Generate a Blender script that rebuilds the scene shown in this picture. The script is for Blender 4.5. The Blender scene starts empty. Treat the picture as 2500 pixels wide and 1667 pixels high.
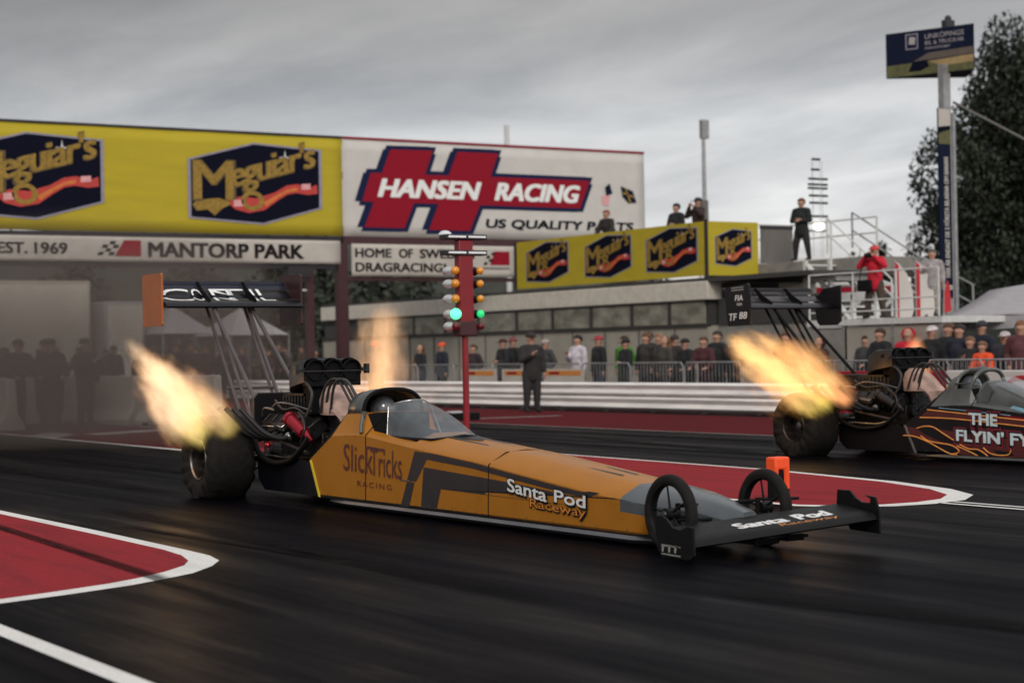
import bpy, math, random
from mathutils import Vector, Matrix
random.seed(7)
PI = math.pi
scene = bpy.context.scene
COL = scene.collection

# ------------------------------------------------------------------ camera
# world frame: +X runs down the track, +Y across it towards the far lane, +Z up
cam_data = bpy.data.cameras.new("camera")
cam = bpy.data.objects.new("camera", cam_data)
COL.objects.link(cam)
scene.camera = cam
HEAD, PITCH, ROLL = 1.015, 0.007, 0.018
def view_dir(x, y, z):
    c, s = math.cos(PITCH), math.sin(PITCH)
    y, z = y * c - z * s, y * s + z * c
    return Vector((x * math.cos(HEAD) - y * math.sin(HEAD), x * math.sin(HEAD) + y * math.cos(HEAD), z))
fw = view_dir(0, 1, 0)
rt = view_dir(math.cos(ROLL), 0, -math.sin(ROLL)).normalized()
up = rt.cross(fw).normalized()
M = Matrix((rt, up, -fw)).transposed().to_4x4()
M.translation = Vector((18.4388, -8.4883, 1.454))
cam.matrix_world = M
cam_data.lens = 65.59
cam_data.sensor_width = 36.0
cam_data.clip_start = 0.2
cam_data.clip_end = 4000
cam_data.dof.use_dof = True
cam_data.dof.focus_distance = 17.0
cam_data.dof.aperture_fstop = 1.8

# ------------------------------------------------------------------ world, sun, exposure
world = bpy.data.worlds.new("World")
scene.world = world
world.use_nodes = True
wn = world.node_tree.nodes; wl = world.node_tree.links
wn.clear()
def W(t, **k):
    n = wn.new(t)
    for a, b in k.items(): setattr(n, a, b)
    return n
SUN_EL, SUN_AZ = math.radians(32), math.radians(200)
wout = W('ShaderNodeOutputWorld'); wbg = W('ShaderNodeBackground'); wbg.inputs[1].default_value = 0.1
sky = W('ShaderNodeTexSky', sky_type='NISHITA', sun_disc=False, sun_elevation=SUN_EL, sun_rotation=math.radians(250))
tc = W('ShaderNodeTexCoord'); sep = W('ShaderNodeSeparateXYZ')
wl.new(tc.outputs['Generated'], sep.inputs[0])
def wmath(op, a, b=None, clamp=False):
    n = W('ShaderNodeMath', operation=op, use_clamp=clamp)
    for i, q in enumerate((a, b)):
        if q is None: continue
        if isinstance(q, (int, float)): n.inputs[i].default_value = q
        else: wl.new(q, n.inputs[i])
    return n.outputs[0]
zc = wmath('MAXIMUM', sep.outputs[2], 0.0)
zz = wmath('ADD', zc, 0.10)
px = wmath('DIVIDE', sep.outputs[0], zz); py = wmath('DIVIDE', sep.outputs[1], zz)
comb = W('ShaderNodeCombineXYZ'); wl.new(px, comb.inputs[0]); wl.new(py, comb.inputs[1])
mp = W('ShaderNodeMapping'); mp.inputs['Rotation'].default_value = (0, 0, 1.15); mp.inputs['Scale'].default_value = (0.50, 0.95, 1)
wl.new(comb.outputs[0], mp.inputs[0])
nz = W('ShaderNodeTexNoise'); nz.inputs['Scale'].default_value = 1.1; nz.inputs['Detail'].default_value = 8; nz.inputs['Roughness'].default_value = 0.56; nz.inputs['Distortion'].default_value = 0.35
wl.new(mp.outputs[0], nz.inputs['Vector'])
rampc = W('ShaderNodeValToRGB')   # cloud thickness: pale gaps, grey bellies
rampc.color_ramp.elements[0].position = 0.34; rampc.color_ramp.elements[0].color = (0.66, 0.66, 0.68, 1)
rampc.color_ramp.elements[1].position = 0.66; rampc.color_ramp.elements[1].color = (1.22, 1.20, 1.18, 1)
wl.new(nz.outputs[0], rampc.inputs[0])
rampz = W('ShaderNodeValToRGB')   # overcast brightness against height above the horizon
cr = rampz.color_ramp
cr.elements[0].position = 0.0; cr.elements[0].color = (10.2, 9.1, 7.9, 1)
cr.elements[1].position = 1.0; cr.elements[1].color = (7.8, 7.8, 7.9, 1)
for p, c in ((0.035, (9.6, 9.2, 8.8, 1)), (0.07, (8.0, 8.1, 8.2, 1)), (0.12, (7.2, 7.35, 7.5, 1)), (0.17, (4.7, 4.65, 4.6, 1)), (0.22, (3.5, 3.45, 3.4, 1)), (0.30, (6.0, 6.0, 6.0, 1)), (0.6, (6.5, 6.5, 6.6, 1))):
    e = cr.elements.new(p); e.color = c
wl.new(zc, rampz.inputs[0])
mul = W('ShaderNodeMix', data_type='RGBA', blend_type='MULTIPLY'); mul.inputs[0].default_value = 1.0
wl.new(rampz.outputs[0], mul.inputs[6]); wl.new(rampc.outputs[0], mul.inputs[7])
az_ = wmath('ADD', wmath('MULTIPLY', sep.outputs[0], 0.50), wmath('MULTIPLY', sep.outputs[1], 0.27))
gl_ = wmath('ADD', az_, 1.17)
mul2 = W('ShaderNodeMix', data_type='RGBA', blend_type='MULTIPLY'); mul2.inputs[0].default_value = 1.0
wl.new(mul.outputs[2], mul2.inputs[6]); wl.new(gl_, mul2.inputs[7]); mul = mul2
mixs = W('ShaderNodeMix', data_type='RGBA', blend_type='MIX'); mixs.inputs[0].default_value = 0.94
wl.new(sky.outputs[0], mixs.inputs[6]); wl.new(mul.outputs[2], mixs.inputs[7])
wl.new(mixs.outputs[2], wbg.inputs[0]); wl.new(wbg.outputs[0], wout.inputs[0])

sd = bpy.data.lights.new("sun", 'SUN'); sd.energy = 1.3; sd.angle = math.radians(18); sd.color = (1.0, 0.93, 0.85)
sun = bpy.data.objects.new("sun", sd); COL.objects.link(sun)
az = math.radians(-30)
sv = Vector((math.cos(az) * math.cos(SUN_EL), math.sin(az) * math.cos(SUN_EL), math.sin(SUN_EL)))
sun.rotation_euler = sv.to_track_quat('Z', 'Y').to_euler()
sky.sun_rotation = PI / 2 - az
scene.view_settings.view_transform = 'Standard'
scene.view_settings.look = 'None'
scene.view_settings.exposure = 0.0
scene.view_settings.gamma = 1.0
scene.render.engine = 'CYCLES'
scene.cycles.volume_bounces = 1
scene.cycles.volume_step_rate = 1.0
scene.cycles.transparent_max_bounces = 16
scene.cycles.max_bounces = 8

# ------------------------------------------------------------------ materials
def lin(h):
    c = [int(h[i:i + 2], 16) / 255 for i in (0, 2, 4)]
    return tuple(x / 12.92 if x <= 0.04045 else ((x + 0.055) / 1.055) ** 2.4 for x in c) + (1,)
def mat(name, col, rough=0.6, metal=0.0, var=0.12, scale=6.0, bump=0.0, coat=0.0, spec=0.5, stretch=(1, 1, 1), em=None, ems=0.0):
    m = bpy.data.materials.new(name); m.use_nodes = True
    n = m.node_tree.nodes; l = m.node_tree.links
    b = n['Principled BSDF']
    c = lin(col) if isinstance(col, str) else tuple(col) + ((1,) if len(col) == 3 else ())
    t = n.new('ShaderNodeTexCoord'); mpn = n.new('ShaderNodeMapping'); mpn.inputs['Scale'].default_value = stretch
    l.new(t.outputs['Object'], mpn.inputs[0])
    q = n.new('ShaderNodeTexNoise'); q.inputs['Scale'].default_value = scale; q.inputs['Detail'].default_value = 5
    l.new(mpn.outputs[0], q.inputs['Vector'])
    r = n.new('ShaderNodeMapRange'); r.inputs['From Min'].default_value = 0.3; r.inputs['From Max'].default_value = 0.7
    r.inputs['To Min'].default_value = 1 - var; r.inputs['To Max'].default_value = 1 + var
    l.new(q.outputs[0], r.inputs[0])
    x = n.new('ShaderNodeMix'); x.data_type = 'RGBA'; x.blend_type = 'MULTIPLY'; x.inputs[0].default_value = 1
    x.inputs[6].default_value = c; l.new(r.outputs[0], x.inputs[7])
    l.new(x.outputs[2], b.inputs['Base Color'])
    rr = n.new('ShaderNodeMapRange'); rr.inputs['To Min'].default_value = max(0.03, rough - 0.12); rr.inputs['To Max'].default_value = min(1, rough + 0.12)
    l.new(q.outputs[0], rr.inputs[0]); l.new(rr.outputs[0], b.inputs['Roughness'])
    b.inputs['Metallic'].default_value = metal
    b.inputs['Coat Weight'].default_value = coat; b.inputs['Coat Roughness'].default_value = 0.12
    b.inputs['Specular IOR Level'].default_value = spec
    if bump:
        bp = n.new('ShaderNodeBump'); bp.inputs['Strength'].default_value = bump; bp.inputs['Distance'].default_value = 0.02
        l.new(q.outputs[0], bp.inputs['Height']); l.new(bp.outputs[0], b.inputs['Normal'])
    if em:
        b.inputs['Emission Color'].default_value = lin(em); b.inputs['Emission Strength'].default_value = ems
    return m
MT = {}
def mk(key, *a, **k):
    MT[key] = mat(key, *a, **k); return MT[key]
mk('endplate_orange', (0.36, 0.10, 0.022), 0.45, var=.15); mk('orange_paint', (0.40, 0.155, 0.015), 0.30, coat=0.05, spec=0.16, var=0.06, scale=3)
mk('grey_stripe', (0.032, 0.028, 0.030), 0.4, coat=0.1, spec=0.3, var=0.1)
mk('nose_grey', (0.07, 0.082, 0.09), 0.32, coat=0.3, var=0.15, scale=4)
mk('yellow_edge', (0.75, 0.6, 0.04), 0.4)
mk('belly_silver', (0.16, 0.165, 0.18), 0.35, metal=0.4, var=0.25, scale=5, stretch=(.4, 1, 3))
mk('black_gloss', (0.004, 0.004, 0.007), 0.35, spec=.3)
mk('black_matt', (0.005, 0.005, 0.006), 0.7, spec=.15)
mk('carbon', (0.006, 0.0055, 0.006), 0.5, spec=0.18, var=0.25, scale=30)
mk('rubber', (0.014, 0.0125, 0.0115), 0.75, spec=0.15, var=0.3, scale=14, bump=0.4)
mk('steel', (0.20, 0.19, 0.185), 0.4, metal=0.9, var=0.2)
mk('dark_steel', (0.045, 0.042, 0.042), 0.38, metal=0.7, var=0.35, scale=12)
mk('chassis_tube', (0.10, 0.085, 0.085), 0.4, metal=0.4, var=0.2)
mk('header_steel', (0.025, 0.023, 0.023), 0.55, metal=0.4, var=.3); mk('engine_black', (0.015, 0.014, 0.015), 0.4, metal=0.5, var=0.5, scale=18, bump=0.5)
mk('polished', (0.38, 0.38, 0.37), 0.22, metal=0.95, var=0.3)
mk('red_anodised', (0.35, 0.015, 0.03), 0.3, metal=0.5)
mk('blanket', (0.42, 0.28, 0.23), 0.8, var=0.25, scale=9, bump=0.6)
mk('hose', (0.03, 0.03, 0.03), 0.5)
mk('letter_white', (0.82, 0.82, 0.8), 0.5, var=0.04)
mk('letter_dark', (0.018, 0.014, 0.016), 0.8, spec=.1)
mk('letter_maroon', (0.10, 0.022, 0.022), 0.5)
mk('letter_orange', (0.62, 0.22, 0.035), 0.5)
mk('dark_trim', (0.02, 0.015, 0.02), 0.5)
mk('letter_ice', (0.66, 0.76, 0.78), 0.5, var=0.15, scale=20)
mk('letter_red', (0.22, 0.015, 0.03), 0.5)
mk('flame_paint', (0.09, 0.014, 0.014), 0.4, coat=0.1)
mk('flame_line', (0.95, 0.36, 0.07), 0.45)
mk('ice_blue', (0.25, 0.5, 0.62), 0.4)
mk('car_black', (0.006, 0.005, 0.007), 0.35, coat=0.15, spec=0.3)
mk('canopy_grey', (0.07, 0.075, 0.07), 0.35, coat=0.3, var=0.2)
mk('sign_yellow', (0.47, 0.375, 0.030), 0.75, spec=.2, var=0.07, scale=1.2, stretch=(1, .4, 3))
mk('sign_white', (0.60, 0.575, 0.54), 0.75, spec=.2, var=0.06, scale=1.5)
mk('sign_cream', (0.50, 0.46, 0.41), 0.6, var=0.08, scale=2)
mk('navy', (0.004, 0.005, 0.015), 0.8, spec=.1)
mk('navy_blue', (0.008, 0.012, 0.032), 0.8, spec=.1)
mk('gold', (0.30, 0.19, 0.04), 0.7, spec=.2, var=0.3, scale=12)
mk('gold_dark', (0.10, 0.06, 0.015), 0.5)
mk('sign_red', (0.27, 0.004, 0.018), 0.7, spec=.2, var=0.08)
mk('ribbon_red', (0.50, 0.04, 0.03), 0.5)
mk('ribbon_orange', (0.62, 0.17, 0.03), 0.5)
mk('ribbon_pink', (0.72, 0.35, 0.36), 0.5)
mk('silver_edge', (0.28, 0.26, 0.33), 0.5)
mk('gantry_red', (0.05, 0.012, 0.016), 0.5, var=0.2)
mk('tree_red', (0.22, 0.006, 0.014), 0.4, var=0.12)
mk('black_steel', (0.02, 0.02, 0.025), 0.5)
mk('rail_white', (0.88, 0.84, 0.81), 0.45, var=0.16, scale=1.6, stretch=(.5, 1, 5), bump=0.1)
mk('rail_dirt_shade', (0.20, 0.12, 0.115), 0.7, var=0.3)
mk('galvanised', (0.33, 0.33, 0.33), 0.45, metal=0.5, var=0.2)
mk('concrete', (0.25, 0.235, 0.21), 0.85, var=0.15, scale=4, bump=0.3)
mk('wall_cream', (0.35, 0.32, 0.27), 0.8, var=0.1, scale=1.5)
mk('fascia', (0.62, 0.58, 0.50), 0.7, var=0.1)
mk('roof_dark', (0.05, 0.048, 0.045), 0.7)
mk('window_frame', (0.035, 0.032, 0.03), 0.6)
mk('grey_cladding', (0.14, 0.13, 0.12), 0.7, var=0.2, scale=8, stretch=(6, 6, .3))
mk('white_metal', (0.62, 0.62, 0.6), 0.5, var=0.1)
mk('tent_white', (0.34, 0.325, 0.34), 0.75, var=0.08)
mk('tent_dark', (0.02, 0.02, 0.02), 0.8)
mk('flag_red', (0.45, 0.02, 0.03), 0.7)
mk('skin', (0.42, 0.23, 0.16), 0.6, var=0.08)
mk('hair_dark', (0.03, 0.02, 0.015), 0.7); mk('hair_fair', (0.20, 0.12, 0.06), 0.7)
mk('helmet', (0.10, 0.11, 0.12), 0.2, coat=0.8)
mk('neon_orange', (0.95, 0.09, 0.015), 0.55, em='FF3A10', ems=0.0)
mk('bark', (0.10, 0.085, 0.07), 0.9, var=0.5, scale=8, bump=0.8)
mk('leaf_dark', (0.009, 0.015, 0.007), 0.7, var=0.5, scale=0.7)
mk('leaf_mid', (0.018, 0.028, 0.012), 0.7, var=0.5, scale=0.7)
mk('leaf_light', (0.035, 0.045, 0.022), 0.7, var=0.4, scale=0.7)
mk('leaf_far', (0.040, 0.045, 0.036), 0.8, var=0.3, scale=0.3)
mk('trailer_beige', (0.42, 0.37, 0.29), 0.6, var=0.08)
mk('amber_glass', (0.75, 0.30, 0.02), 0.25, coat=0.5)
mk('reflector', (0.75, 0.76, 0.78), 0.2, metal=0.4)
mk('dim_red', (0.12, 0.01, 0.015), 0.3)
mk('green_lit', (0.03, 0.5, 0.2), 0.4, em='10D070', ems=.8, var=0)
mk('green_core', (0.1, 1, 0.5), 0.4, em='5AFFAA', ems=1.7, var=0)
mk('lamp_white', (0.9, 0.9, 0.85), 0.4, em='FFF6E0', ems=7.0, var=0)

def glass_mat(name, col, alpha, rough):
    m = mat(name, col, rough, spec=0.8, var=0.3, scale=5)
    m.node_tree.nodes['Principled BSDF'].inputs['Alpha'].default_value = alpha
    m.node_tree.nodes['Principled BSDF'].inputs['Coat Weight'].default_value = 1.0
    MT[name] = m; return m
glass_mat('windscreen_glass', (0.20, 0.23, 0.25), 0.42, 0.10)
# dull window panes with a film of grime
m_ = mat('window_pane', (0.21, 0.20, 0.16), 0.45, spec=0.4, var=0.55, scale=1.6, stretch=(1, 1, 2)); MT['window_pane'] = m_

# ------------------------------------------------------------------ ground materials
def nodes_of(name):
    m = bpy.data.materials.new(name); m.use_nodes = True
    MT[name] = m
    return m, m.node_tree.nodes, m.node_tree.links, m.node_tree.nodes['Principled BSDF']
def noise(n, l, vec, scale, detail=5, rough=0.55, dist=0.0):
    q = n.new('ShaderNodeTexNoise'); q.inputs['Scale'].default_value = scale; q.inputs['Detail'].default_value = detail
    q.inputs['Roughness'].default_value = rough; q.inputs['Distortion'].default_value = dist
    l.new(vec, q.inputs['Vector']); return q.outputs[0]
def mapping(n, l, scale, rot=(0, 0, 0)):
    t = n.new('ShaderNodeTexCoord'); p = n.new('ShaderNodeMapping')
    p.inputs['Scale'].default_value = scale; p.inputs['Rotation'].default_value = rot
    l.new(t.outputs['Object'], p.inputs[0]); return p.outputs[0]
def ramp(n, l, fac, stops):
    r = n.new('ShaderNodeValToRGB'); e = r.color_ramp.elements
    e[0].position, e[0].color = stops[0][0], tuple(stops[0][1]) + (1,)
    e[1].position, e[1].color = stops[-1][0], tuple(stops[-1][1]) + (1,)
    for p, c in stops[1:-1]:
        x = e.new(p); x.color = tuple(c) + (1,)
    l.new(fac, r.inputs[0]); return r.outputs[0]
def mth(n, l, op, a, b=None, clamp=False, c=None):
    x = n.new('ShaderNodeMath'); x.operation = op; x.use_clamp = clamp
    for i, q in enumerate((a, b, c)):
        if q is None: continue
        if isinstance(q, (int, float)): x.inputs[i].default_value = q
        else: l.new(q, x.inputs[i])
    return x.outputs[0]
def mixc(n, l, fac, a, b, mode='MIX'):
    x = n.new('ShaderNodeMix'); x.data_type = 'RGBA'; x.blend_type = mode
    for i, q in ((0, fac), (6, a), (7, b)):
        if isinstance(q, (int, float)): x.inputs[i].default_value = q
        elif isinstance(q, tuple): x.inputs[i].default_value = q + (1,) if len(q) == 3 else q
        else: l.new(q, x.inputs[i])
    return x.outputs[2]

# asphalt: brown-grey worn stone, overlaid with near-black rubber laid down along the lanes
m, n, l, b = nodes_of('asphalt')
streak = noise(n, l, mapping(n, l, (0.10, 1.5, 1)), 1.4, 6, 0.6, 0.3)
patch = noise(n, l, mapping(n, l, (0.22, 0.5, 1), (0, 0, 0.35)), 1.1, 4, 0.5, 0.8)
grain = noise(n, l, mapping(n, l, (.45, 1, 1)), 34, 4, 0.7)
tcn = n.new('ShaderNodeTexCoord'); sp = n.new('ShaderNodeSeparateXYZ'); l.new(tcn.outputs['Object'], sp.inputs[0])
def band(centre, half, soft):
    d = mth(n, l, 'ABSOLUTE', mth(n, l, 'SUBTRACT', sp.outputs[1], centre))
    r = n.new('ShaderNodeMapRange'); r.interpolation_type = 'SMOOTHSTEP'
    l.new(d, r.inputs[0]); r.inputs[1].default_value = half - soft; r.inputs[2].default_value = half + soft
    r.inputs[3].default_value = 1; r.inputs[4].default_value = 0
    return r.outputs[0]
grooves = mth(n, l, 'MAXIMUM', band(-0.2, 2.0, 0.9), band(9.1, 2.0, 0.8))
mix1 = mth(n, l, 'MULTIPLY', streak, 0.62)
mix1 = mth(n, l, 'ADD', mix1, mth(n, l, 'MULTIPLY', patch, 0.5))
mid = noise(n, l, mapping(n, l, (0.55, 1.5, 1), (0, 0, 0.12)), 2.6, 6, 0.65, 0.5)
mix1 = mth(n, l, 'ADD', mix1, mth(n, l, 'MULTIPLY', mth(n, l, 'SUBTRACT', mid, 0.5), 0.42))
mix1 = mth(n, l, 'ADD', mix1, mth(n, l, 'MULTIPLY', grooves, 0.15))
basec = ramp(n, l, mix1, [(0.30, (0.048, 0.038, 0.028)), (0.42, (0.019, 0.0155, 0.0125)), (0.52, (0.0060, 0.0052, 0.0055)), (0.70, (0.0014, 0.0014, 0.0030))])
gr = n.new('ShaderNodeMapRange'); l.new(grain, gr.inputs[0]); gr.inputs[1].default_value = .3; gr.inputs[2].default_value = .7; gr.inputs[3].default_value = .45; gr.inputs[4].default_value = 1.6
l.new(mixc(n, l, 1.0, basec, gr.outputs[0], 'MULTIPLY'), b.inputs['Base Color'])
rg = n.new('ShaderNodeMapRange'); l.new(streak, rg.inputs[0]); rg.inputs[1].default_value = .35; rg.inputs[2].default_value = .7; rg.inputs[3].default_value = 0.36; rg.inputs[4].default_value = 0.6
l.new(rg.outputs[0], b.inputs['Roughness'])
b.inputs['Specular IOR Level'].default_value = 0.012
bp = n.new('ShaderNodeBump'); bp.inputs['Strength'].default_value = 0.2; bp.inputs['Distance'].default_value = 0.004
l.new(grain, bp.inputs['Height']); l.new(bp.outputs[0], b.inputs['Normal'])

def painted(name, col, dirt=(0.05, 0.03, 0.03), amt=0.35, rough=0.7):
    m, n, l, b = nodes_of(name)
    s = noise(n, l, mapping(n, l, (0.25, 1.6, 1)), 2.2, 6, 0.62, 0.3)
    g = noise(n, l, mapping(n, l, (1, 1, 1)), 60, 2)
    f = n.new('ShaderNodeMapRange'); l.new(s, f.inputs[0]); f.inputs[1].default_value = .45; f.inputs[2].default_value = .78; f.inputs[4].default_value = amt
    c = mixc(n, l, f.outputs[0], col, dirt)
    gr = n.new('ShaderNodeMapRange'); l.new(g, gr.inputs[0]); gr.inputs[1].default_value = .3; gr.inputs[2].default_value = .7; gr.inputs[3].default_value = .85; gr.inputs[4].default_value = 1.12
    l.new(mixc(n, l, 1.0, c, gr.outputs[0], 'MULTIPLY'), b.inputs['Base Color'])
    b.inputs['Roughness'].default_value = rough; b.inputs['Specular IOR Level'].default_value = 0.0
    bp = n.new('ShaderNodeBump'); bp.inputs['Strength'].default_value = 0.3; bp.inputs['Distance'].default_value = 0.004
    l.new(g, bp.inputs['Height']); l.new(bp.outputs[0], b.inputs['Normal'])
painted('red_ground', (0.28, 0.038, 0.044), amt=.5)
painted('red_verge', (0.11, 0.022, 0.025), amt=0.6)
painted('white_paint', (0.72, 0.71, 0.68), (0.2, 0.19, 0.18), 0.3)
painted('worn_white', (0.40, 0.37, 0.34), (0.08, 0.06, 0.06), 0.7)
# skid rubber: dark, ragged and see-through at its edges
m, n, l, b = nodes_of('skid_rubber')
b.inputs['Base Color'].default_value = (0.003, 0.0025, 0.003, 1); b.inputs['Roughness'].default_value = 0.8; b.inputs['Specular IOR Level'].default_value = 0.05
t = n.new('ShaderNodeTexCoord'); s2 = n.new('ShaderNodeSeparateXYZ'); l.new(t.outputs['Generated'], s2.inputs[0])
e1 = mth(n, l, 'MULTIPLY', mth(n, l, 'MULTIPLY', s2.outputs[1], mth(n, l, 'SUBTRACT', 1.0, s2.outputs[1])), 4.0)
e2 = mth(n, l, 'MULTIPLY', mth(n, l, 'MULTIPLY', s2.outputs[0], mth(n, l, 'SUBTRACT', 1.0, s2.outputs[0])), 7.0, True)
ns = noise(n, l, mapping(n, l, (0.8, 9, 1)), 2.0, 5)
a = mth(n, l, 'MULTIPLY', mth(n, l, 'MULTIPLY', e1, e2), mth(n, l, 'MULTIPLY', ns, 1.25), True)
l.new(a, b.inputs['Alpha'])

# ------------------------------------------------------------------ mesh helpers
class MB:
    def __init__(s): s.v = []; s.f = []; s.m = []; s.mats = []; s.cur = 0
    def use(s, key):
        if key not in s.mats: s.mats.append(key)
        s.cur = s.mats.index(key); return s
    def add(s, vs, fs):
        o = len(s.v); s.v += [tuple(v) for v in vs]
        for f in fs: s.f.append(tuple(i + o for i in f)); s.m.append(s.cur)
        return s
    def box(s, x0, x1, y0, y1, z0, z1):
        return s.add([(x0, y0, z0), (x1, y0, z0), (x1, y1, z0), (x0, y1, z0), (x0, y0, z1), (x1, y0, z1), (x1, y1, z1), (x0, y1, z1)],
                     [(0, 3, 2, 1), (4, 5, 6, 7), (0, 1, 5, 4), (1, 2, 6, 5), (2, 3, 7, 6), (3, 0, 4, 7)])
    def obox(s, c, size, rot=(0, 0, 0)):
        from mathutils import Euler
        R = Euler(rot).to_matrix(); hx, hy, hz = (q / 2 for q in size); c = Vector(c)
        vs = [c + R @ Vector((a * hx, b_ * hy, d * hz)) for d in (-1, 1) for a, b_ in ((-1, -1), (1, -1), (1, 1), (-1, 1))]
        return s.add(vs, [(0, 3, 2, 1), (4, 5, 6, 7), (0, 1, 5, 4), (1, 2, 6, 5), (2, 3, 7, 6), (3, 0, 4, 7)])
    def tube(s, pts, r, n=8, cap=True):
        pts = [Vector(p) for p in pts]; k = len(pts)
        rs = r if isinstance(r, (list, tuple)) else [r] * k
        up0 = Vector((0, 0, 1)); rings = []
        for i, p in enumerate(pts):
            d = (pts[min(i + 1, k - 1)] - pts[max(i - 1, 0)]).normalized()
            if i == 0:
                u = d.cross(up0)
                if u.length < 0.05: u = d.cross(Vector((1, 0, 0)))
                u.normalize()
            else:
                u = (u - d * u.dot(d)).normalized()
            w = d.cross(u)
            rings.append([p + u * math.cos(2 * PI * j / n) * rs[i] + w * math.sin(2 * PI * j / n) * rs[i] for j in range(n)])
        vs = [q for rg_ in rings for q in rg_]
        fs = [(i * n + j, i * n + (j + 1) % n, (i + 1) * n + (j + 1) % n, (i + 1) * n + j) for i in range(k - 1) for j in range(n)]
        if cap: fs += [tuple(range(n))[::-1], tuple((k - 1) * n + j for j in range(n))]
        return s.add(vs, fs)
    def cyl(s, a, b_, r, r2=None, n=12): return s.tube([a, b_], [r, r if r2 is None else r2], n)
    def lathe(s, prof, axis='y', c=(0, 0, 0), n=48, close=False, fn=None):
        vs = []
        for a, r in prof:
            for j in range(n):
                t = 2 * PI * j / n; p = r * math.cos(t); q = r * math.sin(t)
                v = {'y': (p, a, q), 'x': (a, p, q), 'z': (p, q, a)}[axis]
                v = (v[0] + c[0], v[1] + c[1], v[2] + c[2])
                vs.append(fn(v, a, r, t) if fn else v)
        k = len(prof); fs = []
        for i in range(k - 1 + (1 if close else 0)):
            i2 = (i + 1) % k
            for j in range(n):
                fs.append((i * n + j, i * n + (j + 1) % n, i2 * n + (j + 1) % n, i2 * n + j))
        return s.add(vs, fs)
    def sphere(s, c, r, n=12, sx=1, sy=1, sz=1):
        vs = [(c[0], c[1], c[2] - r * sz)]; fs = []
        k = n // 2
        for i in range(1, k):
            ph = -PI / 2 + PI * i / k
            for j in range(n):
                t = 2 * PI * j / n
                vs.append((c[0] + r * sx * math.cos(ph) * math.cos(t), c[1] + r * sy * math.cos(ph) * math.sin(t), c[2] + r * sz * math.sin(ph)))
        vs.append((c[0], c[1], c[2] + r * sz)); top = len(vs) - 1
        for j in range(n): fs.append((0, 1 + (j + 1) % n, 1 + j)); fs.append((top, top - n + j, top - n + (j + 1) % n))
        for i in range(k - 2):
            for j in range(n): fs.append((1 + i * n + j, 1 + i * n + (j + 1) % n, 1 + (i + 1) * n + (j + 1) % n, 1 + (i + 1) * n + j))
        return s.add(vs, fs)
    def prism(s, poly, place, t0, t1):
        """polygon (a,b) placed by place(a,b,t) at thicknesses t0,t1"""
        k = len(poly)
        vs = [place(a, b_, t0) for a, b_ in poly] + [place(a, b_, t1) for a, b_ in poly]
        fs = [tuple(range(k))[::-1], tuple(range(k, 2 * k))] + [(i, (i + 1) % k, k + (i + 1) % k, k + i) for i in range(k)]
        return s.add(vs, fs)
    def loft(s, rings, closed=True, cap=True):
        n = len(rings[0]); k = len(rings); vs = [q for rg_ in rings for q in rg_]
        fs = [(i * n + j, i * n + (j + 1) % n, (i + 1) * n + (j + 1) % n, (i + 1) * n + j) for i in range(k - 1) for j in range(n if closed else n - 1)]
        if cap: fs += [tuple(range(n))[::-1], tuple((k - 1) * n + j for j in range(n))]
        return s.add(vs, fs)
    def build(s, name, key=None, parent=None, loc=None, smooth=35, bevel=0, recalc=True):
        me = bpy.data.meshes.new(name); me.from_pydata(s.v, [], s.f)
        keys = s.mats if s.mats else [key]
        for kk in keys: me.materials.append(MT[kk])
        if s.mats: me.polygons.foreach_set('material_index', s.m)
        if recalc:
            import bmesh
            bm = bmesh.new(); bm.from_mesh(me); bmesh.ops.recalc_face_normals(bm, faces=bm.faces[:]); bm.to_mesh(me); bm.free()
        if smooth:
            me.polygons.foreach_set('use_smooth', [True] * len(me.polygons)); me.set_sharp_from_angle(angle=math.radians(smooth))
        o = bpy.data.objects.new(name, me); COL.objects.link(o)
        if parent: o.parent = parent
        if loc: o.location = loc
        if bevel:
            bv = o.modifiers.new('bevel', 'BEVEL'); bv.width = bevel; bv.segments = 2; bv.limit_method = 'ANGLE'
        return o
def tag(o, label=None, cat=None, group=None, kind=None):
    if label: o['label'] = label
    if cat: o['category'] = cat
    if group: o['group'] = group
    if kind: o['kind'] = kind
    return o
def thing(name, label, cat, loc=(0, 0, 0), rz=0, group=None):
    o = bpy.data.objects.new(name, None); o.empty_display_size = 0.2; COL.objects.link(o)
    o.location = loc; o.rotation_euler = (0, 0, rz)
    return tag(o, label, cat, group)
def copy_tree(o, parent=None):
    c = o.copy(); COL.objects.link(c)
    if parent: c.parent = parent
    for ch in list(o.children): copy_tree(ch, c)
    return c

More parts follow.
